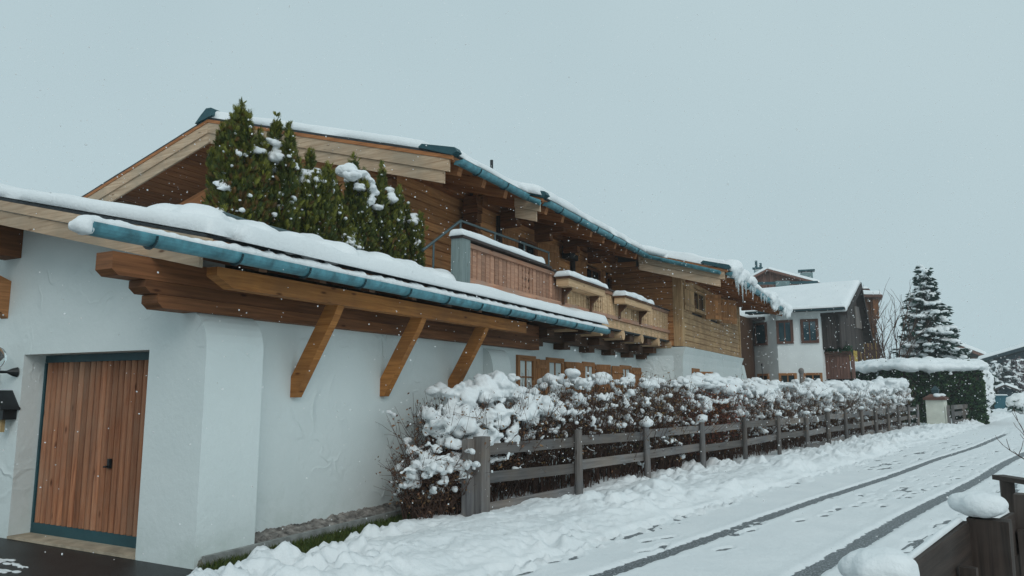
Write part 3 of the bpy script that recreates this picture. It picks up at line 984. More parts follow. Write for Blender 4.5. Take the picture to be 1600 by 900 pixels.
# flare where the projecting block meets the long wall, and at its far end
fl = [(LX, BY0 - .55, 0), (LX, BY0 - .55, 2.5)]
for k in range(7):
    a = math.pi / 2 * k / 6
    pass
low.prism([(LX, BY0, 0), (LX, BY0 - .5, 0), (LX + .5, BY0 - .18, 0), (BX - .25, BY0 - .003, 0)], (0, 0, 2.6))
low.prism([(BX, BY1 - .01, 0), (BX + .32, BY1 - .01, 0), (BX + .22, BY1 - .01, 1.4), (BX + .02, BY1 - .01, 2.55), (BX, BY1 - .01, 2.6)], (0, .5, 0))
obj('ground_floor_wall', low, 'plaster', ch)
core = MB()
core.box((-15.6, 12.2, 2.7), (-7.36, 28.3, 4.95))
core.box((-11.2, 10.1, 2.7), (-7.66, 12.25, 5.4))
core.box((-8, 20.1, 2.86), (BX - .12, 28.3, 4.72))
core.box((-15.0, 12.2, 4.951), (-7.4, 28.3, 5.5))
obj('inner_wall', core, 'darkwood', ch)
# log walls
W1X, W2X = -7.5, -7.2
log_wall_x(ch, W1X, 9.95, 12.15, 3.1, 5.72, .165, 'logs')
wins2 = [(13.82, 14.85, 3.55, 5.0), (17.75, 18.95, 3.55, 4.95), (19.15, 19.85, 3.55, 4.9)]
log_wall_x(ch, W2X, 12.2, 19.95, 3.1, 5.62, .175, 'logs', wins2)
winsB = [(21.2, 22.75, 3.95, 4.62), (23.6, 24.95, 3.95, 4.68)]
log_wall_x(ch, BX, BY0 + .2, BY1 - .2, 2.87, 4.85, .165, 'logs_pale', winsB)
log_wall_y(ch, BY0, lambda z: (W2X, min(BX - .22, RX + (RZ - .15 - z) / RK)), 2.87, 5.5, .165, 'logs')
log_wall_y(ch, 9.95, lambda z: (max(-11.2, RX - (RZ - .25 - z) / RK), min(W1X - .1, RX + (RZ - .25 - z) / RK)), 3.1, 6.7, .165, 'logs')
log_wall_y(ch, 11.7, lambda z: (max(-15.6, RX - (RZ - .25 - z) / RK), -11.2), 3.1, 6.5, .165, 'brownwood')
log_wall_x(ch, -11.1, 9.95, 11.7, 3.1, 6.6, .165, 'logs')
# corner posts and crossed log ends
obj('corner_post', MB().box((BX - .22, BY0 - .02, 2.86), (BX + .03, BY0 + .2, 4.88)), 'logs_pale', ch)
obj('corner_post', MB().box((BX - .18, BY1 - .2, 2.86), (BX + .02, BY1 + .02, 4.88)), 'logs_pale', ch)
for k in range(13):
    z = 3.12 + k * .18
    obj('log_end', MB().box((W2X - .2, 12.0 - .02 * (k % 2), z), (W2X + .10 + .02 * (k % 3), 12.18, z + .165)), 'brownwood', ch)
    obj('log_end', MB().box((W1X - .15, 9.78 + .02 * (k % 2), z), (W1X + .02, 9.94, z + .165)), 'brownwood', ch)
obj('gable_post', MB().box((-11.45, 9.9, 3.1), (-11.22, 10.12, 6.4)), 'verge', ch)
obj('gable_strut', MB().beam((-11.46, 10.15, 5.95), (-14.3, 10.15, 5.15), .16, .26), 'soffit', ch)
# roof: three steps of eaves on one plane
RV = 9.36
steps = [(RV, 12.1, -6.0), (12.1, 18.45, -5.74), (18.45, 29.6, -3.66)]
roof = MB(); tile = MB()
ru = lambda x: rz(x) - .13
for y0, y1, ex in steps:
    slab(roof, RX, ex, y0 + .06, y1 if y1 > 29 else y1 + .06, ru, .085)
    slab(tile, RX, ex - .02, y0 + .01, y1 if y1 > 29 else y1 + .01, lambda x: rz(x) - .042, .04)
slab(roof, -17.3, RX, RV + .06, 29.6, ru, .085)
slab(tile, -17.3, RX, RV + .01, 29.6, lambda x: rz(x) - .042, .04)
rf = obj('roof', roof, 'soffit', ch)
obj('roof_covering', tile, 'tile_edge', rf)
def verge(x0, x1, y, two=True, curl=0.0):
    f = lambda x: rz(x)
    vboard(x0, x1, f, y, -.105, -.043, .05, 'verge_board', 'soffit', rf)
    vboard(x0, x1 - curl * .4, f, y + .014, -.31, -.108, .045, 'verge_board', 'verge', rf)
    if two:
        vboard(x0, x1 - curl, f, y + .045, -.51, -.313, .04, 'verge_board', 'verge', rf)
verge(RX, -5.98, RV, True, .18)
verge(-17.3, RX - .004, RV, True)
verge(-6.3, -5.70, 12.1 - .03, True, .15)
verge(-5.9, -3.6, 18.42, True, .2)
# soffit boards seen under the overhang (run parallel to the ridge)
for sx in (-1, 1):
    k = 0
    while k * .19 < 5.2:
        xa = RX + sx * (.1 + k * .19); xb = xa + sx * .175
        lo_, hi_ = min(xa, xb), max(xa, xb)
        y1 = 11.66 if sx < 0 else 9.92
        vv = [(lo_, RV + .1, ru(lo_) - .022), (hi_, RV + .1, ru(hi_) - .022), (hi_, RV + .1, ru(hi_) - .003), (lo_, RV + .1, ru(lo_) - .003)]
        if sx < 0 or hi_ < -6.1:
            obj('soffit_board', MB().prism(vv[::-1], (0, y1 - RV - .1, 0)), 'soffit', rf)
        k += 1
# eave soffit boards and rafters
for y0, y1, ex in steps:
    wx = {0: W1X, 1: W2X, 2: BX}[steps.index((y0, y1, ex))]
    yy = y0 + .35
    while yy < y1 - .1:
        obj('rafter', MB().beam((ex - .05, yy, ru(ex - .05) - .085), (wx - .05, yy, ru(wx - .05) - .085), .12, .16), 'soffit', rf)
        yy += .78
# purlins with projecting ends
for px_, y0 in ((-14.9, 9.55), (-11.66, 9.5), (-7.72, 9.5)):
    zz = ru(px_) - .24
    obj('purlin', MB().tube([(px_, y0, zz), (px_, 12.5, zz)], .13, 10), 'verge' if px_ < -14 else 'soffit', ch)
obj('wall_plate', MB().box((W2X - .02, 12.2, 5.30), (W2X + .14, 19.9, 5.5)), 'soffit', ch)
obj('wall_plate', MB().box((W1X - .02, 9.55, 5.42), (W1X + .14, 12.2, 5.6)), 'soffit', ch)
obj('wall_plate', MB().box((BX - .02, 18.7, 4.80), (BX + .14, 28.6, 4.97)), 'soffit', ch)
for k, (yc, ln) in enumerate(((13.0, 1.2), (14.6, 1.2), (16.2, 1.2), (17.8, 1.2))):
    for j in range(3):
        obj('eave_bracket', MB().box((W2X + .143, yc - .09, 5.28 - j * .15), (W2X + ln - j * .34, yc + .09, 5.42 - j * .15)), 'brownwood', ch)
for k, yc in enumerate((20.05, 28.2)):
    for j in range(2):
        obj('eave_bracket', MB().box((BX + .143, yc - .09, 4.78 - j * .15), (BX + 1.05 - j * .4, yc + .09, 4.92 - j * .15)), 'brownwood', ch)
# ridge cap and verge end caps in teal metal
obj('ridge_cap', MB().prism([(RX - .32, RV - .04, rz(RX - .32)), (RX - .16, RV - .04, RZ + .06), (RX - .02, RV - .04, RZ + .17), (RX + .12, RV - .04, RZ + .16), (RX + .16, RV - .04, RZ)][::-1], (0, .5, 0)), 'tealpaint', rf)
for ex, yv in ((-6.0, RV), (-5.72, 12.07), (-3.64, 18.42)):
    obj('end_cap', MB().prism([(ex - .62, yv - .03, rz(ex - .62) + .0), (ex - .55, yv - .03, rz(ex - .55) + .07), (ex + .08, yv - .03, rz(ex + .08) + .09), (ex + .12, yv - .03, rz(ex + .12) + .03), (ex + .02, yv - .03, rz(ex + .02) - .04)][::-1], (0, .16, 0)), 'tealpaint', rf)
for i, (y0, y1, ex) in enumerate(steps):
    gx = ex + .06
    gutter_y(ch, gx, y0 + .12, y1 - (.25 if i == 0 else .05), rz(ex) - .10, .085, .95)
# short return gutters at the two steps
obj('gutter', MB().halfpipe((-5.94, 11.93, rz(-6.0) - .11), (-5.70, 12.02, rz(-5.7) - .13), .075), 'gutter', rf)
obj('gutter', MB().halfpipe((-5.66, 18.30, rz(-5.7) - .10), (-3.75, 18.34, rz(-3.75) - .13), .085), 'gutter', rf)
# snow on the roof
sx_ = lambda x: rz(x) + .0
S = lambda xa, xb, y0, y1: [(xa, y0, sx_(xa)), (xb, y0, sx_(xb)), (xb, y1, sx_(xb)), (xa, y1, sx_(xa))]
snow_slab('snow_layer', S(RX + .0, -6.55, RV + .02, 12.3), .17, rf, 40, 30, .12, .12, 11, .04)
snow_slab('snow_layer', S(-8, -5.98, RV + .2, 12.3), .13, rf, 20, 30, .12, .3, 12, .06)
snow_slab('snow_layer', S(RX + .0, -5.70, 12.0, 18.6), .19, rf, 40, 60, .14, .3, 13, .08)
snow_slab('snow_layer', S(RX + .0, -3.60, 18.45, 29.6), .22, rf, 50, 80, .16, .45, 14, .16, 1.4, .05)
snow_slab('snow_layer', S(-17.2, RX - .0, RV + .02, 29.5), .13, rf, 40, 40, .12, .12, 15, .04)
# heavy snow creeping over the block's eave, with icicles
m = MB()
yy = 18.75
while yy < 29.5:
    big = .5 + .9 * float(vnoise(np.array([yy * 1.1]), np.array([3.3]), 88)[0])
    r_ = random.uniform(.08, .20) * big
    if random.random() < .85:
        m.blob((-3.66 + random.uniform(-.10, .08), yy, rz(-3.66) + .05 + random.uniform(-.05, .05)), (r_ * 1.2, r_ * random.uniform(.8, 1.6), r_), 2)
    if big > 1.0 and random.random() < .8:
        L_ = random.uniform(.08, .32)
        for q in range(5):
            m.blob((-3.53 + random.uniform(-.03, .03), yy + random.uniform(-.1, .1), rz(-3.6) - L_ * q / 4), (.10 - .012 * q, (.17 - .025 * q) * big, .11), 2)
    yy += random.uniform(.07, .15)
remeshed('snow_overhang', m, .03, 'snow', rf, 2, .03, 6)
for k in range(34):
    yy = random.uniform(18.9, 29.3); L = random.choice([.1, .14, .2, .25, .35]) * random.uniform(.7, 1.2)
    if k < 3:
        yy, L = ((19.35, .5), (19.9, .65), (21.5, .4))[k]
    z0 = rz(-3.55) - .08
    obj('icicle', MB().tube([(-3.53, yy, z0), (-3.525, yy + .01, z0 - L * .4), (-3.52, yy, z0 - L)], [.045, .024, .004], 6), 'ice', rf, True)
obj('vent_pipe', MB().tube([(-7.6, 13.5, 5.7), (-7.6, 13.5, 6.66)], .035, 8), 'black_iron', rf)

# upper windows and shutters
for (a, b, c, d) in wins2:
    window_x(ch, W2X, a, b, c, d, 'brownwood', .07, (1, 1), .04)
shutter_x(ch, W2X, 13.10, 13.78, 3.6, 5.02, 'shutter', .1)
shutter_x(ch, W2X, 14.90, 15.55, 3.6, 5.02, 'shutter', .45)
shutter_x(ch, W2X, 17.02, 17.70, 3.6, 4.98, 'shutter', .12)
shutter_x(ch, W2X, 18.98, 19.14, 3.6, 4.95, 'shutter', .6)
obj('wall_beam', MB().box((W2X + .01, 12.98, 3.3), (W2X + .1, 13.08, 5.25)), 'darkwood', ch)
obj('wall_beam', MB().box((W2X + .01, 16.86, 3.3), (W2X + .1, 16.99, 5.2)), 'darkwood', ch)
for (a, b, c, d) in winsB:
    window_x(ch, BX, a, b, c, d, 'logs_pale', .08, (1, 0), .05)
shutter_x(ch, BX, 20.22, 21.12, 3.9, 4.66, 'logs_pale', .05)
shutter_x(ch, BX, 22.80, 23.4, 3.85, 4.62, 'logs', .7)
shutter_x(ch, BX, 25.0, 25.8, 3.9, 4.7, 'logs', .5)
wl2 = thing('eave_lamp', 'small dark spotlight box on timber wall above the balcony', 'lamp', (W2X, 16.45, 5.05))
obj('bracket', MB().box((W2X + .005, 16.38, 5.0), (W2X + .1, 16.52, 5.12)), 'black_iron', wl2)
obj('hood', MB().box((W2X + .08, 16.2, 4.86), (W2X + .3, 16.7, 4.99)).box((W2X + .06, 16.25, 5.125), (W2X + .24, 16.6, 5.2)), 'black_iron', wl2)

# ground floor windows and their shutters
gw = [(11.95, 12.72, 1.2, 2.30), (13.56, 14.42, 1.2, 2.32), (15.5, 16.2, 1.2, 2.30), (18.05, 18.9, 1.2, 2.3)]
for (a, b, c, d) in gw:
    window_x(ch, LX if a > 12 else -6.2, a, b, c, d, 'shutter', .1, (1, 2), .04)
for (a, b, an) in ((12.74, 13.0, .5), (13.1, 13.52, .1), (14.46, 14.95, .3), (14.98, 15.46, .1), (16.24, 16.8, .35), (17.4, 18.0, .1), (18.95, 20.0 - .45, .1)):
    shutter_x(ch, LX, a, b, 1.15, 2.26, 'shutter', an)
wb = window_x(ch, BX, 20.9, 21.75, 1.6, 2.28, 'shutter', .1, (1, 1), .03)
shutter_x(ch, BX, 21.8, 22.35, 1.65, 2.2, 'shutter', .5)
# timber courses under the balcony and its stepped brackets
for j, (za, zb, ya, yb) in enumerate(((2.62, 2.82, 12.62, 19.9), (2.83, 3.02, 12.62, 19.9))):
    obj('sill_log', MB().box((LX - .05, ya, za), (LX + .22, yb, zb - .005)), 'dark_shade_wood', ch)
for yc in (12.75, 14.1, 15.5, 16.9, 18.3, 19.55):
    for j in range(3):
        x1 = -5.62 - .24 * j
        m = MB().box((LX - .02, yc - .16, 2.82 - j * .16), (x1, yc + .16, 2.965 - j * .16))
        obj('bracket_log', m, 'dark_shade_wood', ch)
    obj('joist_end', MB().tube([(-6.3, yc + .45, 2.9), (-5.5, yc + .45, 2.9)], .11, 10), 'balcony_pale', ch)

# balcony
PX = -5.6
ba = obj('balcony', MB().box((W2X + .02, 8.95, 3.02), (PX + .02, 19.9, 3.12)), 'dark_shade_wood', ch)
obj('floor_beam', MB().box((PX - .06, 9.2, 2.98), (PX + .06, 19.9, 3.018)), 'tile_edge', ba)
pm = MB().box((PX - .1, 8.92, 2.98), (PX + .1, 9.14, 3.86))
obj('newel_post', pm, 'tealwood', ba)
obj('top_rail', MB().box((PX - .06, 9.145, 3.76), (PX + .07, 19.9, 3.83)), 'balcony', ba)
obj('rail_cap', MB().box((PX - .11, 8.9, 3.862), (PX + .12, 12.0, 3.895)), 'darkwood', ba)
obj('rail_cap', MB().box((PX - .10, 12.003, 3.833), (PX + .11, 19.9, 3.86)), 'darkwood', ba)
obj('middle_rail', MB().box((PX + .032, 9.145, 3.22), (PX + .085, 19.9, 3.30)), 'balcony', ba)
def plank_mesh(mat, kind):
    """balcony boards centred on y=0, z from 0"""
    m = MB(); h = .47
    if kind == 'plain':
        pr = [(-.058, 0), (.058, 0), (.058, h), (-.058, h)]
    else:                                   # sawn baluster with notches
        pr = []
        for z, w_ in ((0, .052), (.05, .052), (.10, .026), (.14, .048), (.18, .048), (.235, .018), (.29, .048), (.33, .048), (.37, .026), (.42, .052), (h, .052)):
            pr.append((w_, z))
        pr = [(-a, b) for a, b in pr][::-1][::-1] and ([(-a, b) for a, b in pr] + [(a, b) for a, b in pr[::-1]])[::-1]
    m.prism([(0, y_, z_) for y_, z_ in pr], (.03, 0, 0))
    return mesh_of('baluster', m, mat)
def apron_mesh(mat):
    m = MB()
    pr = [(-.066, .03), (-.045, .008), (0, -.01), (.045, .008), (.066, .03), (.066, .215), (-.066, .215)]
    m.prism([(0, y_, z_) for y_, z_ in pr], (.024, 0, 0))
    return mesh_of('apron_board', m, mat)
PM = {(a, k): plank_mesh(a, k) for a in ('balcony', 'balcony_pale') for k in ('plain', 'sawn')}
AM = {a: apron_mesh(a) for a in ('balcony', 'balcony_pale')}
yy = 9.24; k = 0
while yy < 19.88:
    mat = 'balcony' if yy < 12.9 else 'balcony_pale'
    kind = 'sawn' if (10.9 < yy < 11.4 or 13.9 < yy < 14.85 or 16.8 < yy < 18.0) else 'plain'
    o = link('baluster', PM[(mat, kind)], ba)
    o.location = (PX + random.uniform(-.004, .004), yy, 3.302)
    o = link('apron_board', AM[mat], ba)
    o.location = (PX + .004, yy, 3.0)
    yy += .138; k += 1
snow_slab('rail_snow', [(PX - .12, 8.88, 3.897), (PX + .13, 8.88, 3.897), (PX + .13, 11.7, 3.897), (PX - .12, 11.7, 3.897)], .11, ba, 14, 60, .07, .3, 21, .03)

# flower boxes hung on the balcony
for i, (ya, yb, lb) in enumerate(((12.25, 14.15, 'long wooden flower box under snow hung on the brown balcony boards'), (15.4, 17.4, 'wooden flower box under snow hung on pale balcony near icicle eave'))):
    fbx = thing('flower_box', lb, 'flower box', (PX + .25, (ya + yb) / 2, 3.45), 'snowy flower boxes on the balcony')
    obj('trough', MB().box((PX + .09, ya, 3.565), (PX + .34, yb, 3.585)).box((PX + .318, ya, 3.588), (PX + .34, yb, 3.70)).box((PX + .09, ya, 3.588), (PX + .315, ya + .03, 3.70)).box((PX + .09, yb - .03, 3.588), (PX + .315, yb, 3.70)), 'balcony_pale', fbx)
    obj('lid_board', MB().box((PX + .09, ya - .04, 3.703), (PX + .385, yb + .04, 3.735)), 'dark_shade_wood', fbx)
    for yc in (ya + .25, yb - .25):
        obj('bracket', MB().prism([(PX + .09, yc, 3.25), (PX + .09, yc, 3.56), (PX + .28, yc, 3.56), (PX + .28, yc, 3.53), (PX + .14, yc, 3.4), (PX + .13, yc, 3.25)], (0, .06, 0)), 'dark_shade_wood', fbx)
    snow_slab('snow_layer', [(PX + .06, ya - .05, 3.736), (PX + .40, ya - .05, 3.736), (PX + .40, yb + .05, 3.736), (PX + .06, yb + .05, 3.736)], .12, fbx, 14, 50, .08, .35, 31 + i, .04)

# terrace handrail and low guard rail
hr = thing('handrail', 'grey green steel handrail rising from the terrace to the balcony', 'handrail', (-6.4, 11, 3.3))
HX = -6.4
obj('rail', MB().tube([(HX, 9.2, 3.80), (HX, 10.3, 4.50)], .024, 8).tube([(HX, 10.3, 4.50), (HX, 13.85, 4.55)], .024, 8), 'steel', hr)
obj('lower_rail', MB().tube([(HX, 10.3, 4.22), (HX, 13.85, 4.27)], .012, 6), 'steel', hr)
for yb, zt_ in ((9.5, 3.98), (10.3, 4.49), (11.5, 4.5), (12.7, 4.52), (13.85, 4.54)):
    obj('post', MB().tube([(HX, yb, 3.1), (HX, yb, zt_)], .018, 8), 'steel', hr)
gr = thing('terrace_rail', 'low teal steel rail in front of the thujas on garage terrace', 'rail', (-6.45, 7.5, 3.2))
obj('rail', MB().tube([(-6.45, 5.45, 3.58), (-6.45, 5.75, 3.56), (-6.45, 9.2, 3.55)], .02, 8), 'steel', gr)
obj('lower_rail', MB().tube([(-6.45, 5.5, 3.42), (-6.45, 9.2, 3.38)], .01, 6), 'steel', gr)
for yb in (5.5, 6.9, 8.1, 9.2):
    obj('post', MB().tube([(-6.45, yb, 3.2), (-6.45, yb, 3.57)], .022, 8), 'steel', gr)

# ================================================================== THUJAS on the garage terrace
SPV, SPF = [], []
def _leaf(x, z, dx, dz, wd):
    n_ = len(SPV)
    L = math.hypot(dx, dz); ux, uz = dx / L, dz / L
    SPV.extend([(x, 0, z), (x + dx * .5 - uz * wd, .006, z + dz * .5 + ux * wd), (x + dx, 0, z + dz), (x + dx * .5 + uz * wd, -.006, z + dz * .5 - ux * wd)])
    SPF.append((n_, n_ + 1, n_ + 2, n_ + 3))
_leaf(0, 0, 0, .14, .006)
for z_, L_ in ((.02, .08), (.05, .075), (.08, .055)):
    _leaf(0, z_, L_ * .62, L_ * .75, .0055); _leaf(0, z_ + .008, -L_ * .62, L_ * .75, .0055)
SPV = np.array(SPV); SPF = np.array(SPF)

def thuja(x, y, z0, H, Rr, label, seed, spires=1, brown=0.1, nsp=3000, snow=()):
    rng = np.random.default_rng(seed)
    t = thing('thuja_tree', label, 'tree', (x, y, z0), 'thujas on the garage terrace')
    obj('trunk', MB().tube([(x, y, z0 - .15), (x + .01, y, z0 + H * .5), (x, y + .02, z0 + H * .92)], [.035, .022, .006], 7), 'bark', t)
    tips = [(0, 0, 1.0)] + [(rng.uniform(-.25, .25), rng.uniform(-.3, .3), rng.uniform(.72, .93)) for _ in range(spires)]
    pos = []; zd = []; col = []
    # the crown is a bundle of upright plumes, each a slender spindle with its own tip
    plumes = [(tx, ty, th_, Rr * .62 if i == 0 else Rr * .42) for i, (tx, ty, th_) in enumerate(tips)]
    for k in range(14):
        a = rng.uniform(0, 6.28)
        plumes.append((math.cos(a) * Rr * .62, math.sin(a) * Rr * .62, rng.uniform(.5, .9), Rr * rng.uniform(.32, .46)))
    wts = np.array([p[3] * p[2] for p in plumes]); wts /= wts.sum()
    pick = rng.choice(len(plumes), nsp, p=wts)
    for pi in pick:
        tx, ty, th_, pr_ = plumes[pi]
        u = rng.random()
        h = u * H * th_
        prof = (.55 + .45 * math.sin(math.pi * min(1, u * 1.25 + .1))) * (1 - u ** 2.2) + .035
        a = rng.uniform(0, 2 * math.pi)
        q = .35 + .65 * rng.random() ** .45
        lum = .7 + .6 * float(vnoise(np.array([a * 1.6 + seed + pi]), np.array([h * 5.0 + seed]), 5)[0])
        rr = pr_ * prof * lum * q
        sh = min(1, .45 + u * .6)
        cx = x + tx * sh; cy = y + ty * sh
        pos.append((cx + rr * math.cos(a), cy + rr * math.sin(a), z0 + h))
        zd.append((math.cos(a) * .5 + rng.normal(0, .28), math.sin(a) * .5 + rng.normal(0, .28), 1))
        k = rng.random()
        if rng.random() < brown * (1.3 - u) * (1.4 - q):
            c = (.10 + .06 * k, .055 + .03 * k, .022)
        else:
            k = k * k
            dk = .45 + .55 * min(1, (q - .35) / .5); c = ((.034 + .17 * k) * dk, (.056 + .15 * k) * dk, (.014 + .016 * k) * dk)  # inner sprays darkened: the crown's inner shade put into the leaf colour
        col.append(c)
    for (tx, ty, th_, pr_) in plumes:          # thin leaders standing out of the plumes
        sh = min(1, .45 + .6)
        for k in range(int(20 + 30 * th_)):
            u = rng.random()
            h = H * th_ * (.88 + .2 * u)
            pos.append((x + tx * sh + rng.normal(0, .035 * (1 - u) + .006), y + ty * sh + rng.normal(0, .035 * (1 - u) + .006), z0 + h))
            zd.append((rng.normal(0, .35), rng.normal(0, .35), 1)); k2 = rng.random()
            col.append((.07 + .12 * k2, .09 + .10 * k2, .022))
    pos = np.array(pos); zd = np.array(zd); n_ = len(pos)
    M = rotmats(zd, rng.uniform(0, 6.28, n_), rng.uniform(.4, .95, n_))
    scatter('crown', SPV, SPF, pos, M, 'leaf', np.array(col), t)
    m = MB()
    for (dx, dy, hz, r_) in snow:
        for q in range(12):
            oy = rng.uniform(-1, 1); ox = rng.uniform(-1, 1)
            m.blob((x + dx * .55 + ox * r_ * .7, y + dy + oy * r_ * .85, z0 + hz - .55 * r_ * oy * oy - .5 * r_ * max(0, ox) + rng.uniform(-.3, .2) * r_),
                   (r_ * rng.uniform(.3, .75), r_ * rng.uniform(.3, .75), r_ * rng.uniform(.2, .42)), 2)
    # small dabs caught on the sprays
    idx = rng.choice(n_, 420, replace=False)
    for i in idx:
        if pos[i][0] > x - .1:
            r_ = rng.uniform(.007, .014) + .02 * rng.random() ** 4
            m.blob(pos[i] + np.array([.02, 0, .03]), (r_ * 1.3, r_ * 1.5, r_), 1)
    so = remeshed('snow_dabs', m, .012, 'snow', t, 3, .02, 9)
    so['kind'] = 'stuff'
    return t
TX = -6.95
TZ = 3.28
thuja(TX, 6.06, TZ, 1.74, .47, 'tallest thuja with browned inside, beside teal rail corner', 101, 2, .55, 12500, [(.2, -.30, .78, .10), (.25, -.33, .45, .08), (.05, .25, 1.38, .10)])
thuja(TX, 6.64, TZ, 1.78, .42, 'double tipped thuja with snow wedged between its two spires', 102, 3, .2, 10000, [(.1, .02, 1.42, .15), (.12, .12, 1.25, .14), (.12, -.1, 1.55, .1)])
thuja(TX + .05, 7.22, TZ, 1.48, .46, 'thuja with a round snow cushion on top, next to double tipped one', 103, 2, .15, 9500, [(.12, .05, 1.3, .2), (.1, -.1, 1.22, .15), (.2, .1, 1.15, .12)])
thuja(TX - .1, 7.72, TZ, 1.28, .42, 'low thuja in the notch between its taller neighbours', 104, 1, .2, 7000, [])
thuja(TX, 8.18, TZ, 1.68, .48, 'thuja carrying the largest lumpy snow cushion of the row', 105, 3, .15, 10500, [(.15, -.05, 1.6, .22), (.17, .12, 1.45, .2), (.2, .2, 1.25, .14)])
thuja(TX, 8.85, TZ, 1.72, .44, 'thuja with two small snow cushions, between the snowiest and last', 106, 3, .2, 9500, [(.2, .1, 1.45, .17), (.22, -.1, .95, .09)])
thuja(TX + .05, 9.45, TZ, 1.26, .35, 'short last thuja of the row, nearest the log wall', 107, 1, .12, 6500, [(.1, .08, 1.18, .15), (.12, .12, .95, .1)])
thuja(-6.62, 7.75, TZ, .55, .16, 'knee high snowy thuja sapling behind the low teal rail', 108, 0, .05, 500, [(.05, 0, .35, .08)])

# ================================================================== FENCE along the hedge
posts = [(-4.81, 8.31), (-4.37, 10.49), (-4.04, 12.88), (-3.57, 15.05), (-3.13, 17.13), (-2.73, 19.46), (-2.26, 21.3)]
while posts[-1][1] < 37.6:
    posts.append((posts[-1][0] + .365, posts[-1][1] + 2.07))
fe = thing('plank_fence', 'weathered grey rail fence in front of the snowy hedge', 'fence', (-4.8, 8.3, 0))
FD = Vector((posts[-1][0] - posts[0][0], posts[-1][1] - posts[0][1], 0)).normalized()
FN = Vector((-FD.y, FD.x, 0))               # towards the hedge
for i, (px_, py_) in enumerate(posts):
    if i == 0:
        c = V3((px_, py_, 0))
        obj('post', MB().beam(c + Vector((0, 0, -.1)), c + Vector((0, 0, 1.06)), .15, .17, FD), 'greywood', fe)
        c2 = c - FD * .13 + FN * .10
        obj('post', MB().beam(c2 + Vector((0, 0, -.1)), c2 + Vector((0, 0, 1.03)), .10, .16, FD), 'greywood', fe)
        continue
    r_ = random.uniform(.048, .06); tz = random.uniform(1.0, 1.06)
    lx, ly = random.uniform(-.02, .02), random.uniform(-.02, .02)
    pm = obj('post', MB().tube([(px_, py_, -.1), (px_ + lx, py_ + ly, tz)], [r_ * 1.05, r_], 10), 'greywood', fe)
    if i in (2, 3, 5, 6) or random.random() < .45:
        m = MB()
        s_ = 1.0 if i in (2, 3) else .6
        for q in range(6):
            m.blob((px_ + lx + random.uniform(-.03, .03), py_ + ly + random.uniform(-.03, .03), tz + .03 + random.uniform(0, .05) * s_), (.095 * s_ + .02, .095 * s_ + .02, .055 * s_ + .015), 2)
        if i == 2: m.blob((px_, py_, tz + .14), .05, 2)
        remeshed('snow_cap', m, .014, 'snow', pm, 3)
for i in range(len(posts) - 1):
    a = V3((*posts[i], 0)); b = V3((*posts[i + 1], 0))
    for k, (zc, hh) in enumerate(((.865, .145), (.50, .145), (.145, .14))):
        if k == 2 and 0 < i < 6: continue
        j0, j1 = random.uniform(-.025, .025), random.uniform(-.025, .025)
        off = FN * .075
        ov = .04 if k != 1 else -.002
        p0 = a + off - FD * (ov if i else -.07) + Vector((0, 0, zc + j0)); p1 = b + off + FD * (.0) + Vector((0, 0, zc + j1))
        p0 += FN * .004 * (i % 2); p1 += FN * .004 * (i % 2)
        obj('rail', MB().beam(p0, p1, .032, hh), 'greywood', fe)

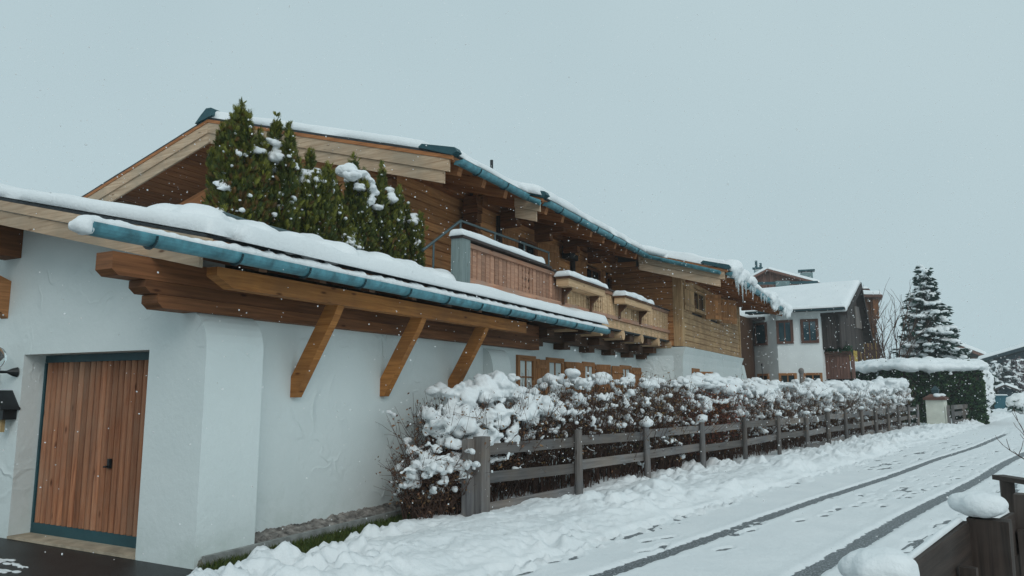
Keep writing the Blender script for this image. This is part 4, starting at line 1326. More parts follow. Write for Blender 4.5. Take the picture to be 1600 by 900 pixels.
# ================================================================== SNOWY HEDGE, shrub by shrub
H0 = V3((posts[0][0], posts[0][1], 0))
def hp(s, off, z):
    p = H0 + FD * s + FN * off
    return (p.x, p.y, z)
LFV = np.array([[0, 0, 0], [.011, .004, .02], [0, 0, .045], [-.011, .004, .02]]); LFF = np.array([[0, 1, 2, 3]])
def shrub(label, s0, s1, w0, w1, h0, h1, nst, leafc, nleaf, nsnow, top, seed, voxel, spread=.18, lumps=(), rsnow=(.03, .075), twr=1.0):
    rng = random.Random(seed)
    c = hp((s0 + s1) / 2, (w0 + w1) / 2, 0)
    t = thing('hedge_shrub', label, 'shrub', c, 'shrubs of the snowy hedge')
    m = MB(); nodes = []
    def tw(p, d, L, r, n, wander):
        pts = [p]; q = Vector(p); d = Vector(d).normalized()
        for i in range(n):
            d = (d + Vector((rng.gauss(0, wander), rng.gauss(0, wander), rng.gauss(0, wander * .6)))).normalized()
            q = q + d * (L / n); pts.append(tuple(q))
        m.tube(pts, [max(r * (1 - .75 * i / n), .0018) for i in range(n + 1)], 3, False)
        return pts
    for i in range(nst):
        s = rng.uniform(s0, s1); o = rng.uniform(w0 + .2, w1 - .2)
        hh = rng.uniform(h0, h1) * (1 if rng.random() < .8 else 1.08)
        b = hp(s, o, .02)
        lean = FN * rng.gauss(0, spread) + FD * rng.gauss(0, spread)
        pts = tw(b, (lean.x, lean.y, 1), hh, rng.uniform(.006, .011) * twr, 5, .12)
        for k in range(2, 6):
            nodes.append((pts[k], k / 5))
            for _ in range(2 if k > 2 else 1):
                dv = Vector((rng.gauss(0, 1), rng.gauss(0, 1), rng.uniform(.1, 1.3)))
                L = rng.uniform(.14, .38)
                q = tw(pts[k - 1], dv, L, .0042 * twr, 3, .2)
                nodes.append((q[-1], (k + .5) / 6)); nodes.append((q[2], (k + .3) / 6))
    br = obj('branches', m, 'twig', t); br['kind'] = 'stuff'
    # dry leaves
    if nleaf:
        r2 = np.random.default_rng(seed)
        nleaf = int(nleaf * 2.6); idx = r2.integers(0, len(nodes), nleaf)
        pos = np.array([nodes[i][0] for i in idx]) + r2.normal(0, .035, (nleaf, 3))
        M = rotmats(r2.normal(0, 1, (nleaf, 3)), r2.uniform(0, 6.28, nleaf), r2.uniform(.6, 1.4, nleaf))
        lc = np.array(leafc)[r2.integers(0, len(leafc), nleaf)] * r2.uniform(.6, 1.4, (nleaf, 1))
        lo = scatter('leaves', LFV, LFF, pos, M, 'leaf', lc, t); lo['kind'] = 'stuff'
    # snow caught in the twigs, more towards the top and the street side
    sm = MB(); cnt = 0; tries = 0
    while cnt < nsnow and tries < nsnow * 30:
        tries += 1
        p, k = nodes[rng.randrange(len(nodes))]
        off = (V3(p) - H0).dot(FN)
        front = 1 - (off - w0) / (w1 - w0)
        if p[2] < .35 or p[2] > h1 + .06 or off < w0 - .12 or off > w1 + .1 or rng.random() > (.12 + .5 * (p[2] / h1) ** 2 + .35 * front): continue
        r_ = rng.uniform(*rsnow) * (.55 + .6 * (p[2] / h1) ** 1.5)
        dv = Vector((rng.gauss(0, 1), rng.gauss(0, 1), rng.gauss(0, .7))).normalized() * r_
        for q_ in range(rng.choice((2, 3, 4, 5))):
            q = (p[0] + dv.x * q_ * .7 + rng.gauss(0, r_ * .4), p[1] + dv.y * q_ * .7 + rng.gauss(0, r_ * .4), p[2] + dv.z * q_ * .7 + rng.gauss(0, r_ * .3))
            sm.blob(q, (r_ * rng.uniform(.5, 1.1), r_ * rng.uniform(.5, 1.1), r_ * rng.uniform(.45, .85)), 1)
        cnt += 1
    for i in range(int(top * (s1 - s0) * 14)):
        s = rng.uniform(s0, s1); o = rng.uniform(w0, w1)
        z = h1 - .06 + rng.gauss(0, .05) - .5 * max(0, abs(o - (w0 + w1) / 2) / (w1 - w0) * 2 - .55)
        r_ = rng.uniform(.04, .13)
        sm.blob(hp(s, o, z), (r_ * 1.3, r_ * 1.3, r_ * .7), 2)
    for (s, o, z, a_, b_) in lumps:
        for q in range(20):
            sm.blob(hp(s + rng.uniform(-a_, a_) * .85, o + rng.uniform(-a_, a_) * .7, z + rng.uniform(-b_, b_) * .6), (a_ * rng.uniform(.2, .5), a_ * rng.uniform(.2, .5), b_ * rng.uniform(.25, .55)), 2)
    so = remeshed('snow_clumps', sm, voxel, 'snow', t, 2, .036 if voxel < .03 else .05, 9 if voxel < .03 else 6)
    so['kind'] = 'stuff'
    return t
BR = [(.17, .085, .042), (.12, .062, .036), (.21, .12, .055)]
RD = [(.20, .048, .022), (.15, .04, .026), (.21, .09, .028)]
OL = [(.11, .085, .03), (.16, .095, .03)]
shrub('low shrub with hanging snow arch spilling past the wide fence post', -.8, .15, .05, .85, .6, 1.05, 150, BR, 700, 150, .3, 201, .018, .3,
      [(-.55, .35, .78, .2, .1), (-.35, .25, .70, .18, .12), (-.7, .45, .62, .15, .12), (-.2, .1, .58, .09, .07), (-.85, .4, .55, .1, .1)])
shrub('hedge shrub with the heaviest snow cushions, behind the wide fence post', -.1, 1.75, .15, 1.15, 1.3, 1.68, 300, BR, 1500, 330, .5, 202, .02, .2,
      [(.15, .35, 1.25, .28, .2), (.55, .3, 1.3, .28, .2), (.85, .55, 1.68, .3, .24), (1.0, .6, 1.78, .25, .16), (.2, .5, 1.5, .2, .22), (1.3, .3, 1.35, .28, .18), (.3, .15, 1.02, .16, .13), (.8, .12, 1.05, .1, .2), (1.6, .3, 1.42, .22, .16), (-.1, .4, 1.2, .22, .16), (1.2, .6, 1.6, .25, .12), (-.3, .5, 1.15, .14, .14), (-.35, .55, 1.35, .12, .1), (-.2, .45, .98, .12, .12)], (.025, .06))
shrub('upright twiggy hedge shrub with small snow tufts on every tip', 1.6, 4.4, .12, 1.15, 1.5, 1.86, 460, OL + BR, 1700, 560, .35, 203, .022, .12, [(2.0, .25, 1.35, .2, .14), (2.6, .2, 1.5, .12, .12)], (.025, .06))
shrub('olive brown hedge shrub standing behind the snow capped round posts', 4.3, 6.6, .12, 1.15, 1.55, 1.9, 380, OL + BR, 2600, 430, .5, 204, .024, .13, (), (.03, .07))
shrub('rusty red leaved hedge shrub under a big smooth snow pillow', 6.5, 9.2, .12, 1.2, 1.5, 1.8, 360, RD, 5200, 300, .7, 205, .026, .15,
      [(8.3, .4, 1.85, .5, .2), (7.6, .45, 1.82, .5, .16), (8.9, .3, 1.7, .35, .22), (7.4, .2, 1.35, .18, .16)], (.03, .07))
shrub('dark hedge shrub thickly dotted with snow balls, past the rusty one', 9.1, 14.5, .12, 1.3, 1.5, 1.88, 520, BR, 3600, 1100, 1.6, 206, .034, .15, (), (.035, .085))
shrub('broad hedge shrub with drooping snow cushions before the white turret', 14.3, 20.5, .12, 1.4, 1.5, 1.85, 460, BR + OL, 5200, 1100, 1.6, 207, .042, .15, [(15.5, .4, 1.6, .4, .25), (18, .5, 1.75, .5, .22)], (.04, .10))
shrub('snow laden end of the hedge in front of the clipped evergreen', 20.3, 29.6, .12, 1.5, 1.55, 1.95, 520, BR + OL, 6000, 1300, 1.8, 208, .055, .15, [(23, .5, 1.8, .6, .28), (26, .5, 1.95, .7, .3), (28.4, .6, 1.95, .6, .3)], (.045, .12))
gs = thing('garden_stake', 'thin iron garden stake rising out of the hedge before the turret', 'stake', hp(13.0, .9, 0))
obj('rod', MB().tube([hp(13, .9, 0), hp(13, .9, 2.32)], .012, 6), 'black_iron', gs)
obj('finial', MB().blob(hp(13, .9, 2.36), (.03, .03, .05), 1), 'black_iron', gs)
gs = thing('garden_stake', 'thick weathered wooden stake poking out of hedge before the turret', 'stake', hp(16.5, .9, 0))
obj('shaft', MB().tube([hp(16.5, .9, 0), hp(16.5, .9, 2.2)], .06, 8), 'greywood', gs)
obj('knob', MB().blob(hp(16.5, .9, 2.25), (.09, .09, .11), 2), 'greywood', gs)

# ================================================================== CLIPPED EVERGREEN HEDGE, gate pillar, short fence
def clipped_hedge():
    c0 = np.array(P(1268, 640, 45.0)); c1 = np.array(P(1418, 655, 40.2)); c2 = np.array(P(1552, 655, 42.5))
    path = [c0[:2], c1[:2], c2[:2]]
    t = thing('clipped_hedge', 'tall clipped evergreen hedge under a thick smooth snow cap', 'hedge', (c1[0], c1[1], 0))
    rng = np.random.default_rng(55)
    # centre line shifted back
    pts = []
    for a, b in ((path[0], path[1]), (path[1], path[2])):
        for k in range(14):
            pts.append(a + (b - a) * k / 14)
    pts.append(path[2])
    pts = np.array(pts)
    tan = np.gradient(pts, axis=0); tan /= np.linalg.norm(tan, axis=1, keepdims=True)
    nrm = np.stack([-tan[:, 1], tan[:, 0]], 1)
    L = len(pts)
    Wd = 2.2
    endk = np.array([min(1, math.sqrt(max(0, 1 - (1 - min(i, L - 1 - i) / 4.0) ** 2))) if min(i, L - 1 - i) < 4 else 1 for i in range(L)])
    endk = .35 + .65 * endk
    top = 2.92
    core = MB(); V = []; F = []
    prof = [(0, 0), (0, .6), (-.03, 1.6), (.1, 2.65), (.3, top), (Wd - .3, top), (Wd - .1, 2.65), (Wd, 1.2), (Wd, 0)]
    for i in range(L):
        mid = pts[i] + nrm[i] * Wd / 2
        for (o, z) in prof:
            q = mid + nrm[i] * (o - Wd / 2) * endk[i] * .96
            V.append((q[0], q[1], z * (.93 + .07 * endk[i])))
    k = len(prof)
    for i in range(L - 1):
        for j in range(k - 1):
            F.append((i * k + j, (i + 1) * k + j, (i + 1) * k + j + 1, i * k + j + 1))
    F.append(tuple(range(k))); F.append(tuple((L - 1) * k + j for j in range(k))[::-1])
    core.add(V, F)
    obj('inner_mass', core, 'soil', t)
    Vn = np.array(V)
    # leaf tufts over the faces
    Fq = np.array(F[:-2]); A = Vn[Fq]
    n_ = 15000
    fi = rng.integers(0, len(Fq), n_)
    u = rng.random(n_)[:, None]; v = rng.random(n_)[:, None]
    pos = (A[fi, 0] * (1 - u) * (1 - v) + A[fi, 1] * u * (1 - v) + A[fi, 2] * u * v + A[fi, 3] * (1 - u) * v)
    nn = np.cross(A[fi, 1] - A[fi, 0], A[fi, 3] - A[fi, 0]); nn /= np.linalg.norm(nn, axis=1, keepdims=True)
    cen = np.append(pts.mean(0) + nrm.mean(0) * Wd / 2, 1.2)
    nn *= np.sign(((pos - cen) * nn).sum(1))[:, None]
    pos = pos + nn * rng.uniform(-.03, .1, (n_, 1))
    TV = np.array([[0, 0, 0], [.05, .02, .07], [0, 0, .16], [-.05, -.02, .07], [.02, .05, .06], [-.02, -.05, .08]])
    TF = np.array([[0, 1, 2, 3], [0, 4, 2, 5]])
    zd = nn * .7 + rng.normal(0, .4, (n_, 3)) + np.array([0, 0, .1])
    kk = rng.random((n_, 1))
    col = np.array([[.018, .055, .026]]) * (1 - kk) + np.array([[.055, .105, .034]]) * kk
    scatter('foliage', TV, TF, pos, rotmats(zd, rng.uniform(0, 6, n_), rng.uniform(.7, 1.5, n_)), 'leaf', col, t)
    m = MB()
    for i in range(L):
        mid = pts[i] + nrm[i] * Wd / 2
        for o in np.linspace(-.5, .5, 7):
            q = mid + nrm[i] * o * Wd * endk[i] * 1.02
            zz = top - .02 - .22 * (abs(o) * 2) ** 3
            m.blob((q[0], q[1], zz + .12 + rng.normal(0, .03)), (.42, .42, (.15 + .12 * rng.random()) * (.75 + .25 * endk[i])), 2)
    for i in rng.choice(n_, 420, replace=False):
        if pos[i, 2] > .4:
            r_ = rng.uniform(.05, .12) * (.5 + .5 * pos[i, 2] / top)
            m.blob(pos[i] + nn[i] * .05, (r_ * 1.2, r_ * 1.2, r_ * .7), 1)
    remeshed('snow_cap', m, .055, 'snow', t, 8, .05, 2.6)
clipped_hedge()
def gate_pillar():
    x, y, _ = G(1466, 668)
    t = thing('gate_pillar', 'cream plastered gate pillar with a tiled cap and small lantern', 'pillar', (x, y, 0))
    a = UA
    def rb(name, hw, z0, z1, mat, par=t, tw=None):
        tw = tw if tw is not None else hw
        c, s_ = math.cos(-a), math.sin(-a)
        lo = [(x + (dx * c - dy * s_) * hw, y + (dx * s_ + dy * c) * hw, z0) for dx, dy in ((-1, -1), (1, -1), (1, 1), (-1, 1))]
        hi = [(x + (dx * c - dy * s_) * tw, y + (dx * s_ + dy * c) * tw, z1) for dx, dy in ((-1, -1), (1, -1), (1, 1), (-1, 1))]
        m = MB(); m.add(lo + hi, [(3, 2, 1, 0), (4, 5, 6, 7), (0, 1, 5, 4), (1, 2, 6, 5), (2, 3, 7, 6), (3, 0, 4, 7)])
        return obj(name, m, mat, par)
    rb('shaft', .36, 0, 1.22, 'cream_plaster')
    rb('cap', .44, 1.222, 1.33, 'redwood')
    rb('cap_tiles', .40, 1.332, 1.48, 'redwood', t, .2)
    rb('lantern', .12, 1.482, 1.66, 'gutter_dark', t, .14)
    rb('lantern_roof', .17, 1.662, 1.85, 'gutter_dark', t, .02)
    m = MB()
    for q in range(8):
        m.blob((x + random.uniform(.02, .28), y - .22 + random.uniform(-.1, .1), 1.40 + random.uniform(0, .05)), (.16, .16, .08), 2)
    remeshed('snow_layer', m, .03, 'snow', t, 2)
gate_pillar()
sf = thing('short_fence', 'short dark rail fence at the foot of the clipped hedge', 'fence', G(1485, 668))
spx = [(1484, 669), (1491, 668.5), (1508, 665.5), (1524, 663), (1538, 659.5)]
sp_ = [V3(G(a, b)) for a, b in spx]
for i, p in enumerate(sp_):
    obj('post', MB().beam(p, p + Vector((0, 0, 1.0)), .12, .12, (0, 1, 0)), 'greywood', sf)
for i in range(1, len(sp_) - 1):
    for zc in (.22, .60, .9):
        a = sp_[i] + Vector((0, .1, zc)); b = sp_[i + 1] + Vector((0, .1, zc))
        obj('rail', MB().beam(a, b, .03, .2), 'greywood', sf)

# ================================================================== SPRUCE and bare tree behind the hedge
def spruce():
    bx, by, _ = P(1456, 600, 46.0)
    top = P(1456, 414, 46.0)[2]
    t = thing('spruce_tree', 'tall dark spruce with snow lying on its branch tiers', 'tree', (bx, by, 0))
    obj('trunk', MB().tube([(bx, by, 0), (bx, by, top * .6), (bx, by, top - .1)], [.22, .12, .02], 8), 'bark', t)
    rng = np.random.default_rng(77)
    pos = []; zd = []; sc_ = []; col = []
    sm = MB(); bm2 = MB()
    z = 1.2
    while z < top - .15:
        f = 1 - (z - 1.0) / (top - 1.0)
        Rm = 2.45 * f ** .82 + .08
        nbr = int(7 + 9 * f)
        a0 = rng.uniform(0, 6.28)
        for b in range(nbr):
            a = a0 + 2 * math.pi * b / nbr + rng.normal(0, .2)
            L = Rm * rng.uniform(.55, 1.15)
            dv = np.array([math.cos(a), math.sin(a), 0])
            zz = z + rng.normal(0, .17); dr_ = rng.uniform(.16, .5)
            p = lambda q: np.array([bx, by, zz]) + dv * L * q + np.array([0, 0, L * (-dr_ * q + .16 * q * q)])
            bm2.tube([p(0), p(.5), p(1)], [.03 * f + .008, .015, .004], 3, False)
            ns = int(6 + L * 12)
            for q in rng.random(ns) ** .7:
                c = p(q); side = np.cross(dv, [0, 0, 1]) * rng.normal(0, .17 * (1.15 - q) * L ** .5 + .04)
                pos.append(c + side + np.array([0, 0, rng.normal(-.02, .04)]))
                zd.append(dv * .9 + side * 3 + np.array([0, 0, rng.uniform(-.5, .15)])); sc_.append(rng.uniform(.7, 1.4))
                k = rng.random(); col.append((.014 + .022 * k, .045 + .045 * k, .038 + .03 * k))
            if rng.random() < .93:
                r_ = rng.uniform(.10, .34) * (.45 + .8 * f)
                for q in np.arange(.35 + .3 * rng.random(), 1.0, .13):
                    c = p(q)
                    sm.blob((c[0] + rng.normal(0, .05), c[1] + rng.normal(0, .07), c[2] + .08), (r_ * rng.uniform(.8, 1.4), r_ * rng.uniform(.8, 1.4), r_ * .5), 1)
        z += .27 * (.55 + .5 * f)
    n_ = len(pos)
    TV = np.array([[0, 0, -.02], [.055, 0, .07], [0, .01, .24], [-.055, 0, .07], [0, .05, .06], [0, -.05, .08]])
    TF = np.array([[0, 1, 2, 3], [0, 4, 2, 5]])
    scatter('crown', TV, TF, np.array(pos), rotmats(np.array(zd), rng.uniform(0, 6, n_), np.array(sc_)), 'leaf', np.array(col), t)
    obj('branches', bm2, 'bark', t)
    sm.blob((bx, by, top - .35), (.06, .06, .12), 1)
    so = remeshed('snow_pads', sm, .05, 'snow', t, 3, .03, 4)
    so['kind'] = 'stuff'
spruce()
def bare_tree(px, py_top, dist, label, seed, H=None, spread=.5, n0=9, r0=.05, base_z=0):
    x, y, z1 = P(px, py_top, dist)
    rng = random.Random(seed)
    t = thing('bare_tree', label, 'tree', (x, y, base_z))
    H = z1 - base_z
    m = MB()
    def grow(p, d, L, r, lev):
        n_ = 4; pts = [p]; q = Vector(p); d = Vector(d).normalized()
        for i in range(n_):
            d = (d + Vector((rng.gauss(0, .12), rng.gauss(0, .12), .05))).normalized()
            q = q + d * L / n_; pts.append(tuple(q))
        m.tube(pts, [max(r * (1 - .6 * i / n_), .006) for i in range(n_ + 1)], 4, False)
        if lev < 3:
            for i in range(1, n_ + 1):
                for _ in range(2 if lev < 2 else 1):
                    dd = d + Vector((rng.gauss(0, spread), rng.gauss(0, spread), rng.gauss(.1, .3)))
                    grow(pts[i], dd, L * rng.uniform(.35, .55), r * .5, lev + 1)
    tr = MB(); tr.tube([(x, y, base_z), (x, y, base_z + H * .22)], [r0 * 1.5, r0 * 1.2], 8)
    obj('trunk', tr, 'bark', t)
    for k in range(n0):
        grow((x, y, base_z + H * .2), (rng.gauss(0, .32), rng.gauss(0, .32), 1), H * rng.uniform(.5, .72), r0 * .8, 1)
    b = obj('branches', m, 'twig', t)
    return t
bare_tree(1392, 480, 45, 'bare leafless tree between the spruce and the turret house', 301, n0=9, r0=.06)

# ================================================================== HOUSES BEYOND
E1v = Vector((math.cos(UA), -math.sin(UA), 0)); E2v = Vector((math.sin(UA), math.cos(UA), 0))
UP = Vector((0, 0, 1))
def poly_prism(name, plan, z0, z1, mat, parent):
    m = MB().prism([(p[0], p[1], z0) for p in plan], (0, 0, z1 - z0))
    return obj(name, m, mat, parent)
def face_window(parent, a, b, u0, u1, z0, z1, fmat='redwood', fw=.09, bars=(1, 0), glass='glass_dark'):
    """window on the vertical face a->b (outward normal to the right of a->b)"""
    a = V3((a[0], a[1], 0)); b = V3((b[0], b[1], 0)); d = (b - a); nn = Vector((d.y, -d.x, 0)).normalized()
    p0 = a + d * u0 + nn * .02; p1 = a + d * u1 + nn * .02
    dd = (p1 - p0).normalized()
    m = MB()
    m.beam(p0 + UP * z0, p0 + UP * z1, fw, .09, nn); m.beam(p1 + UP * z0, p1 + UP * z1, fw, .09, nn)
    m.beam(p0 + dd * fw * .5 + UP * (z1 - fw / 2), p1 - dd * fw * .5 + UP * (z1 - fw / 2), .08, fw); m.beam(p0 + dd * fw * .5 + UP * (z0 + fw / 2), p1 - dd * fw * .5 + UP * (z0 + fw / 2), .1, fw)
    wn = obj('window', m, fmat, parent)
    q0 = p0 - nn * .012; q1 = p1 - nn * .012
    obj('pane', MB().beam(q0 + UP * (z0 + z1) / 2, q1 + UP * (z0 + z1) / 2, .015, z1 - z0 - fw), glass, wn)
    m = MB()
    for k in range(1, bars[0] + 1):
        c = q0 + (q1 - q0) * k / (bars[0] + 1) + nn * .015
        m.beam(c + UP * z0, c + UP * z1, .05, .02, nn)
    if m.v: obj('glazing_bar', m, fmat, wn)
    return wn
plain('glass_sky', (0.03, 0.075, 0.095), 0.05, 1.0)  # lighter blue pane colour, sky reflection put into the base colour
def gable_roof(parent, o, ex, ey, L, half, ze, zr, over=.0, th=.14, snow=.22, mat='darkwood', seed=1, far_half=None, far_z=None, vb='verge'):
    """ridge runs along ex from o for L, near eave at o, ridge at o+ey*half"""
    fh = far_half or half; fz = ze if far_z is None else far_z
    a0, a1 = o, o + ex * L
    r0, r1 = o + ey * half, o + ex * L + ey * half
    f0, f1 = o + ey * (half + fh), o + ex * L + ey * (half + fh)
    prof = [o + UP * ze, o + ey * half + UP * zr, o + ey * (half + fh) + UP * fz]
    prof2 = [p - UP * th for p in prof[::-1]]
    rf = obj('roof', MB().prism(prof + prof2, ex * L), mat, parent)
    for end in (0, L):
        e_ = o + ex * (end + (.005 if end else -.035))
        for s_ in (0, 1):
            A = e_ + (UP * ze if s_ == 0 else ey * (half + fh) + UP * fz); B = e_ + ey * half + UP * zr
            obj('verge_board', MB().prism([A, B, B - UP * .3, A - UP * .3], ex * .03), mat, rf)
    lift = UP * .012
    snow_slab('snow_layer', [a0 + UP * ze + lift, a1 + UP * ze + lift, r1 + UP * zr + lift, r0 + UP * zr + lift], snow, rf, 40, 24, .3, .12, seed, .06, .6)
    snow_slab('snow_layer', [r0 + UP * zr + lift, r1 + UP * zr + lift, f1 + UP * fz + lift, f0 + UP * fz + lift], snow, rf, 24, 20, .3, .12, seed + 1, .06, .6)
    return rf

def turret_house():
    E1 = V3(P(1322, 487, 34.5)); ze = E1.z; E1.z = 0
    t = thing('turret_house', 'white house with a windowed corner bay and snowy gable roof', 'house', tuple(E1 - E1v * 3))
    zr = P(1346, 441, 36.9)[2]
    zf = P(1357, 531, 38.2)[2]
    L = 7.5
    O = E1 - E1v * L
    gable_roof(t, O, E1v, E2v, L, 2.55, ze, zr, mat='darkwood', seed=61, far_half=1.3, far_z=zf, snow=.22)
    # white bay
    A = P(1174, 540, 36.6); B = P(1215, 540, 34.95); C_ = P(1284, 540, 34.75); D = P(1292, 540, 35.8)
    bk = E2v * 3
    plan = [A, B, C_, D, tuple(V3(D) + bk), tuple(V3(A) + bk)]
    ztop = P(1250, 487, 34.8)[2]
    plain('bay_plaster', (0.80, 0.83, 0.82), .85, .15, var=.05, vs=2, bstr=.2, bs=12)
    poly_prism('bay_wall', [p for p in plan], 0, ztop, 'bay_plaster', t)
    z0 = P(1225, 537, 34.8)[2]; z1 = P(1225, 500, 34.8)[2]
    face_window(t, A, B, .2, .62, z0, z1, 'redwood', .1, (0, 0), 'glass_sky')
    face_window(t, B, C_, .02, .35, z0, z1, 'redwood', .11, (1, 0), 'glass_sky')
    face_window(t, B, C_, .58, .92, z0, z1, 'redwood', .11, (1, 0), 'glass_sky')
    zl0 = .9; zl1 = P(1225, 583, 34.8)[2]
    face_window(t, A, B, .25, .62, zl0, zl1, 'shutter', .1, (1, 0))
    face_window(t, B, C_, .02, .38, zl0, zl1, 'shutter', .1, (1, 0))
    face_window(t, B, C_, .58, .95, zl0, zl1, 'shutter', .1, (1, 0))
    # pent eave with gutter under the roof edge
    a = V3(P(1165, 489, 34.6)); b = V3(P(1320, 486, 34.1))
    dd = (b - a); dd.z = 0; nn = Vector((dd.y, -dd.x, 0)).normalized()
    zz = ztop
    a.z = zz + .02; b.z = zz + .02
    obj('pent_board', MB().beam(a - nn * .4, b - nn * .4, .95, .07), 'darkwood', t)
    snow_slab('snow_layer', [a + UP * .05 + nn * .06, b + UP * .05 + nn * .06, b + UP * .16 - nn * .5, a + UP * .16 - nn * .5], .10, t, 60, 10, .1, .3, 66)
    obj('gutter', MB().halfpipe(a + nn * .1 - UP * .01, b + nn * .1 - UP * .01, .07), 'gutter_dark', t)
    # timber gable facing the road, boarded upright
    zb = P(1325, 543, 35)[2]
    gp = E1 - E1v * .35
    nbd = 18
    for k in range(nbd):
        e_ = .15 + k * .2
        zt_ = (ze + (zr - ze) * e_ / 2.55 if e_ < 2.55 else zr + (zf - zr) * (e_ - 2.55) / 1.3) - .16
        p = gp + E2v * e_
        if zt_ - zb > .1:
            obj('gable_board', MB().beam(p + UP * (zb - .06 * (k % 2)), p + UP * zt_, .195, .05, E1v), 'darkwood', t)
    q = gp + E2v * .13
    kx = int(((q - V3((D[0], D[1], 0))).dot(E1v)) / .2) + 1
    for k in range(max(kx, 5)):
        p = q - E1v * (.05 + k * .2) + E2v * .02
        obj('cladding_board', MB().beam(p + UP * (zb - .06 * (k % 2)), p + UP * (ze - .12), .19, .04, E2v), 'darkwood', t)
    for e_, z in ((2.9, zb + 1.0),):
        obj('gable_shutter', MB().beam(gp + E1v * .05 + E2v * e_ + UP * z, gp + E1v * .05 + E2v * e_ + UP * (z + 1.0), .9, .04, E1v), 'greywood', t)
    # balcony under the gable with evergreen trough
    bz0 = P(1300, 592, 35)[2]; bz1 = P(1300, 556, 35)[2]
    bp = E1 - E1v * 1.3
    nb_ = 9
    for k in range(nb_):
        p = bp + E1v * (k * .14) + E2v * .5
        obj('balcony_board', MB().beam(p + UP * bz0, p + UP * bz1, .13, .04, E2v), 'redwood', t)
    for k in range(3):
        p = bp + E1v * 1.25 + E2v * (.52 + k * .16)
        obj('balcony_board', MB().beam(p + UP * bz0, p + UP * (bz1 - .0), .15, .04, E1v), 'redwood', t)
    obj('balcony_rail', MB().beam(bp + E2v * .47 + UP * (bz1 + .05), bp + E1v * 1.28 + E2v * .47 + UP * (bz1 + .05), .1, .09), 'redwood', t)
    obj('lower_wall', MB().prism([tuple(bp - E1v * .5 + E2v * .8), tuple(bp + E1v * 1.0 + E2v * .8), tuple(bp + E1v * .9 + E2v * 1.2), tuple(bp - E1v * .5 + E2v * 1.6)], (0, 0, zb + .3)), 'darkwood', t)
    # brown link building between chalet and bay
    a = V3(P(1158, 540, 33.5)); b = V3(P(1176, 540, 35.5))
    lk = obj('link_wall', MB().prism([(a.x, a.y, 0), (b.x, b.y, 0), (b.x - .5, b.y + 5, 0), (a.x - .8, a.y + 5, 0)], (0, 0, P(1165, 494, 34)[2])), 'dark_shade_wood', t)
    # evergreen trough
    tr = thing('trough_plants', 'dark evergreen plants in the balcony trough below the dark gable', 'plants', tuple(bp + E2v * .5 + UP * bz1))
    rng = np.random.default_rng(9); n_ = 700
    pos = np.array([tuple(bp + E1v * rng.uniform(-.05, 1.3) + E2v * rng.uniform(.35, .6) + UP * (bz1 + .1 + rng.random() ** 1.5 * .3)) for _ in range(n_)])
    kk = rng.random((n_, 1)); col = np.array([[.012, .05, .028]]) * (1 - kk) + np.array([[.03, .08, .03]]) * kk
    zd = rng.normal(0, .6, (n_, 3)) + np.array([0, 0, .5])
    scatter('foliage', LFV * 2.4, LFF, pos, rotmats(zd, rng.uniform(0, 6, n_), rng.uniform(.7, 1.4, n_)), 'leaf', col, tr)
    obj('trough', MB().beam(bp + E2v * .43 + UP * (bz1 + .14), bp + E1v * 1.28 + E2v * .43 + UP * (bz1 + .14), .16, .1), 'redwood', tr)
turret_house()

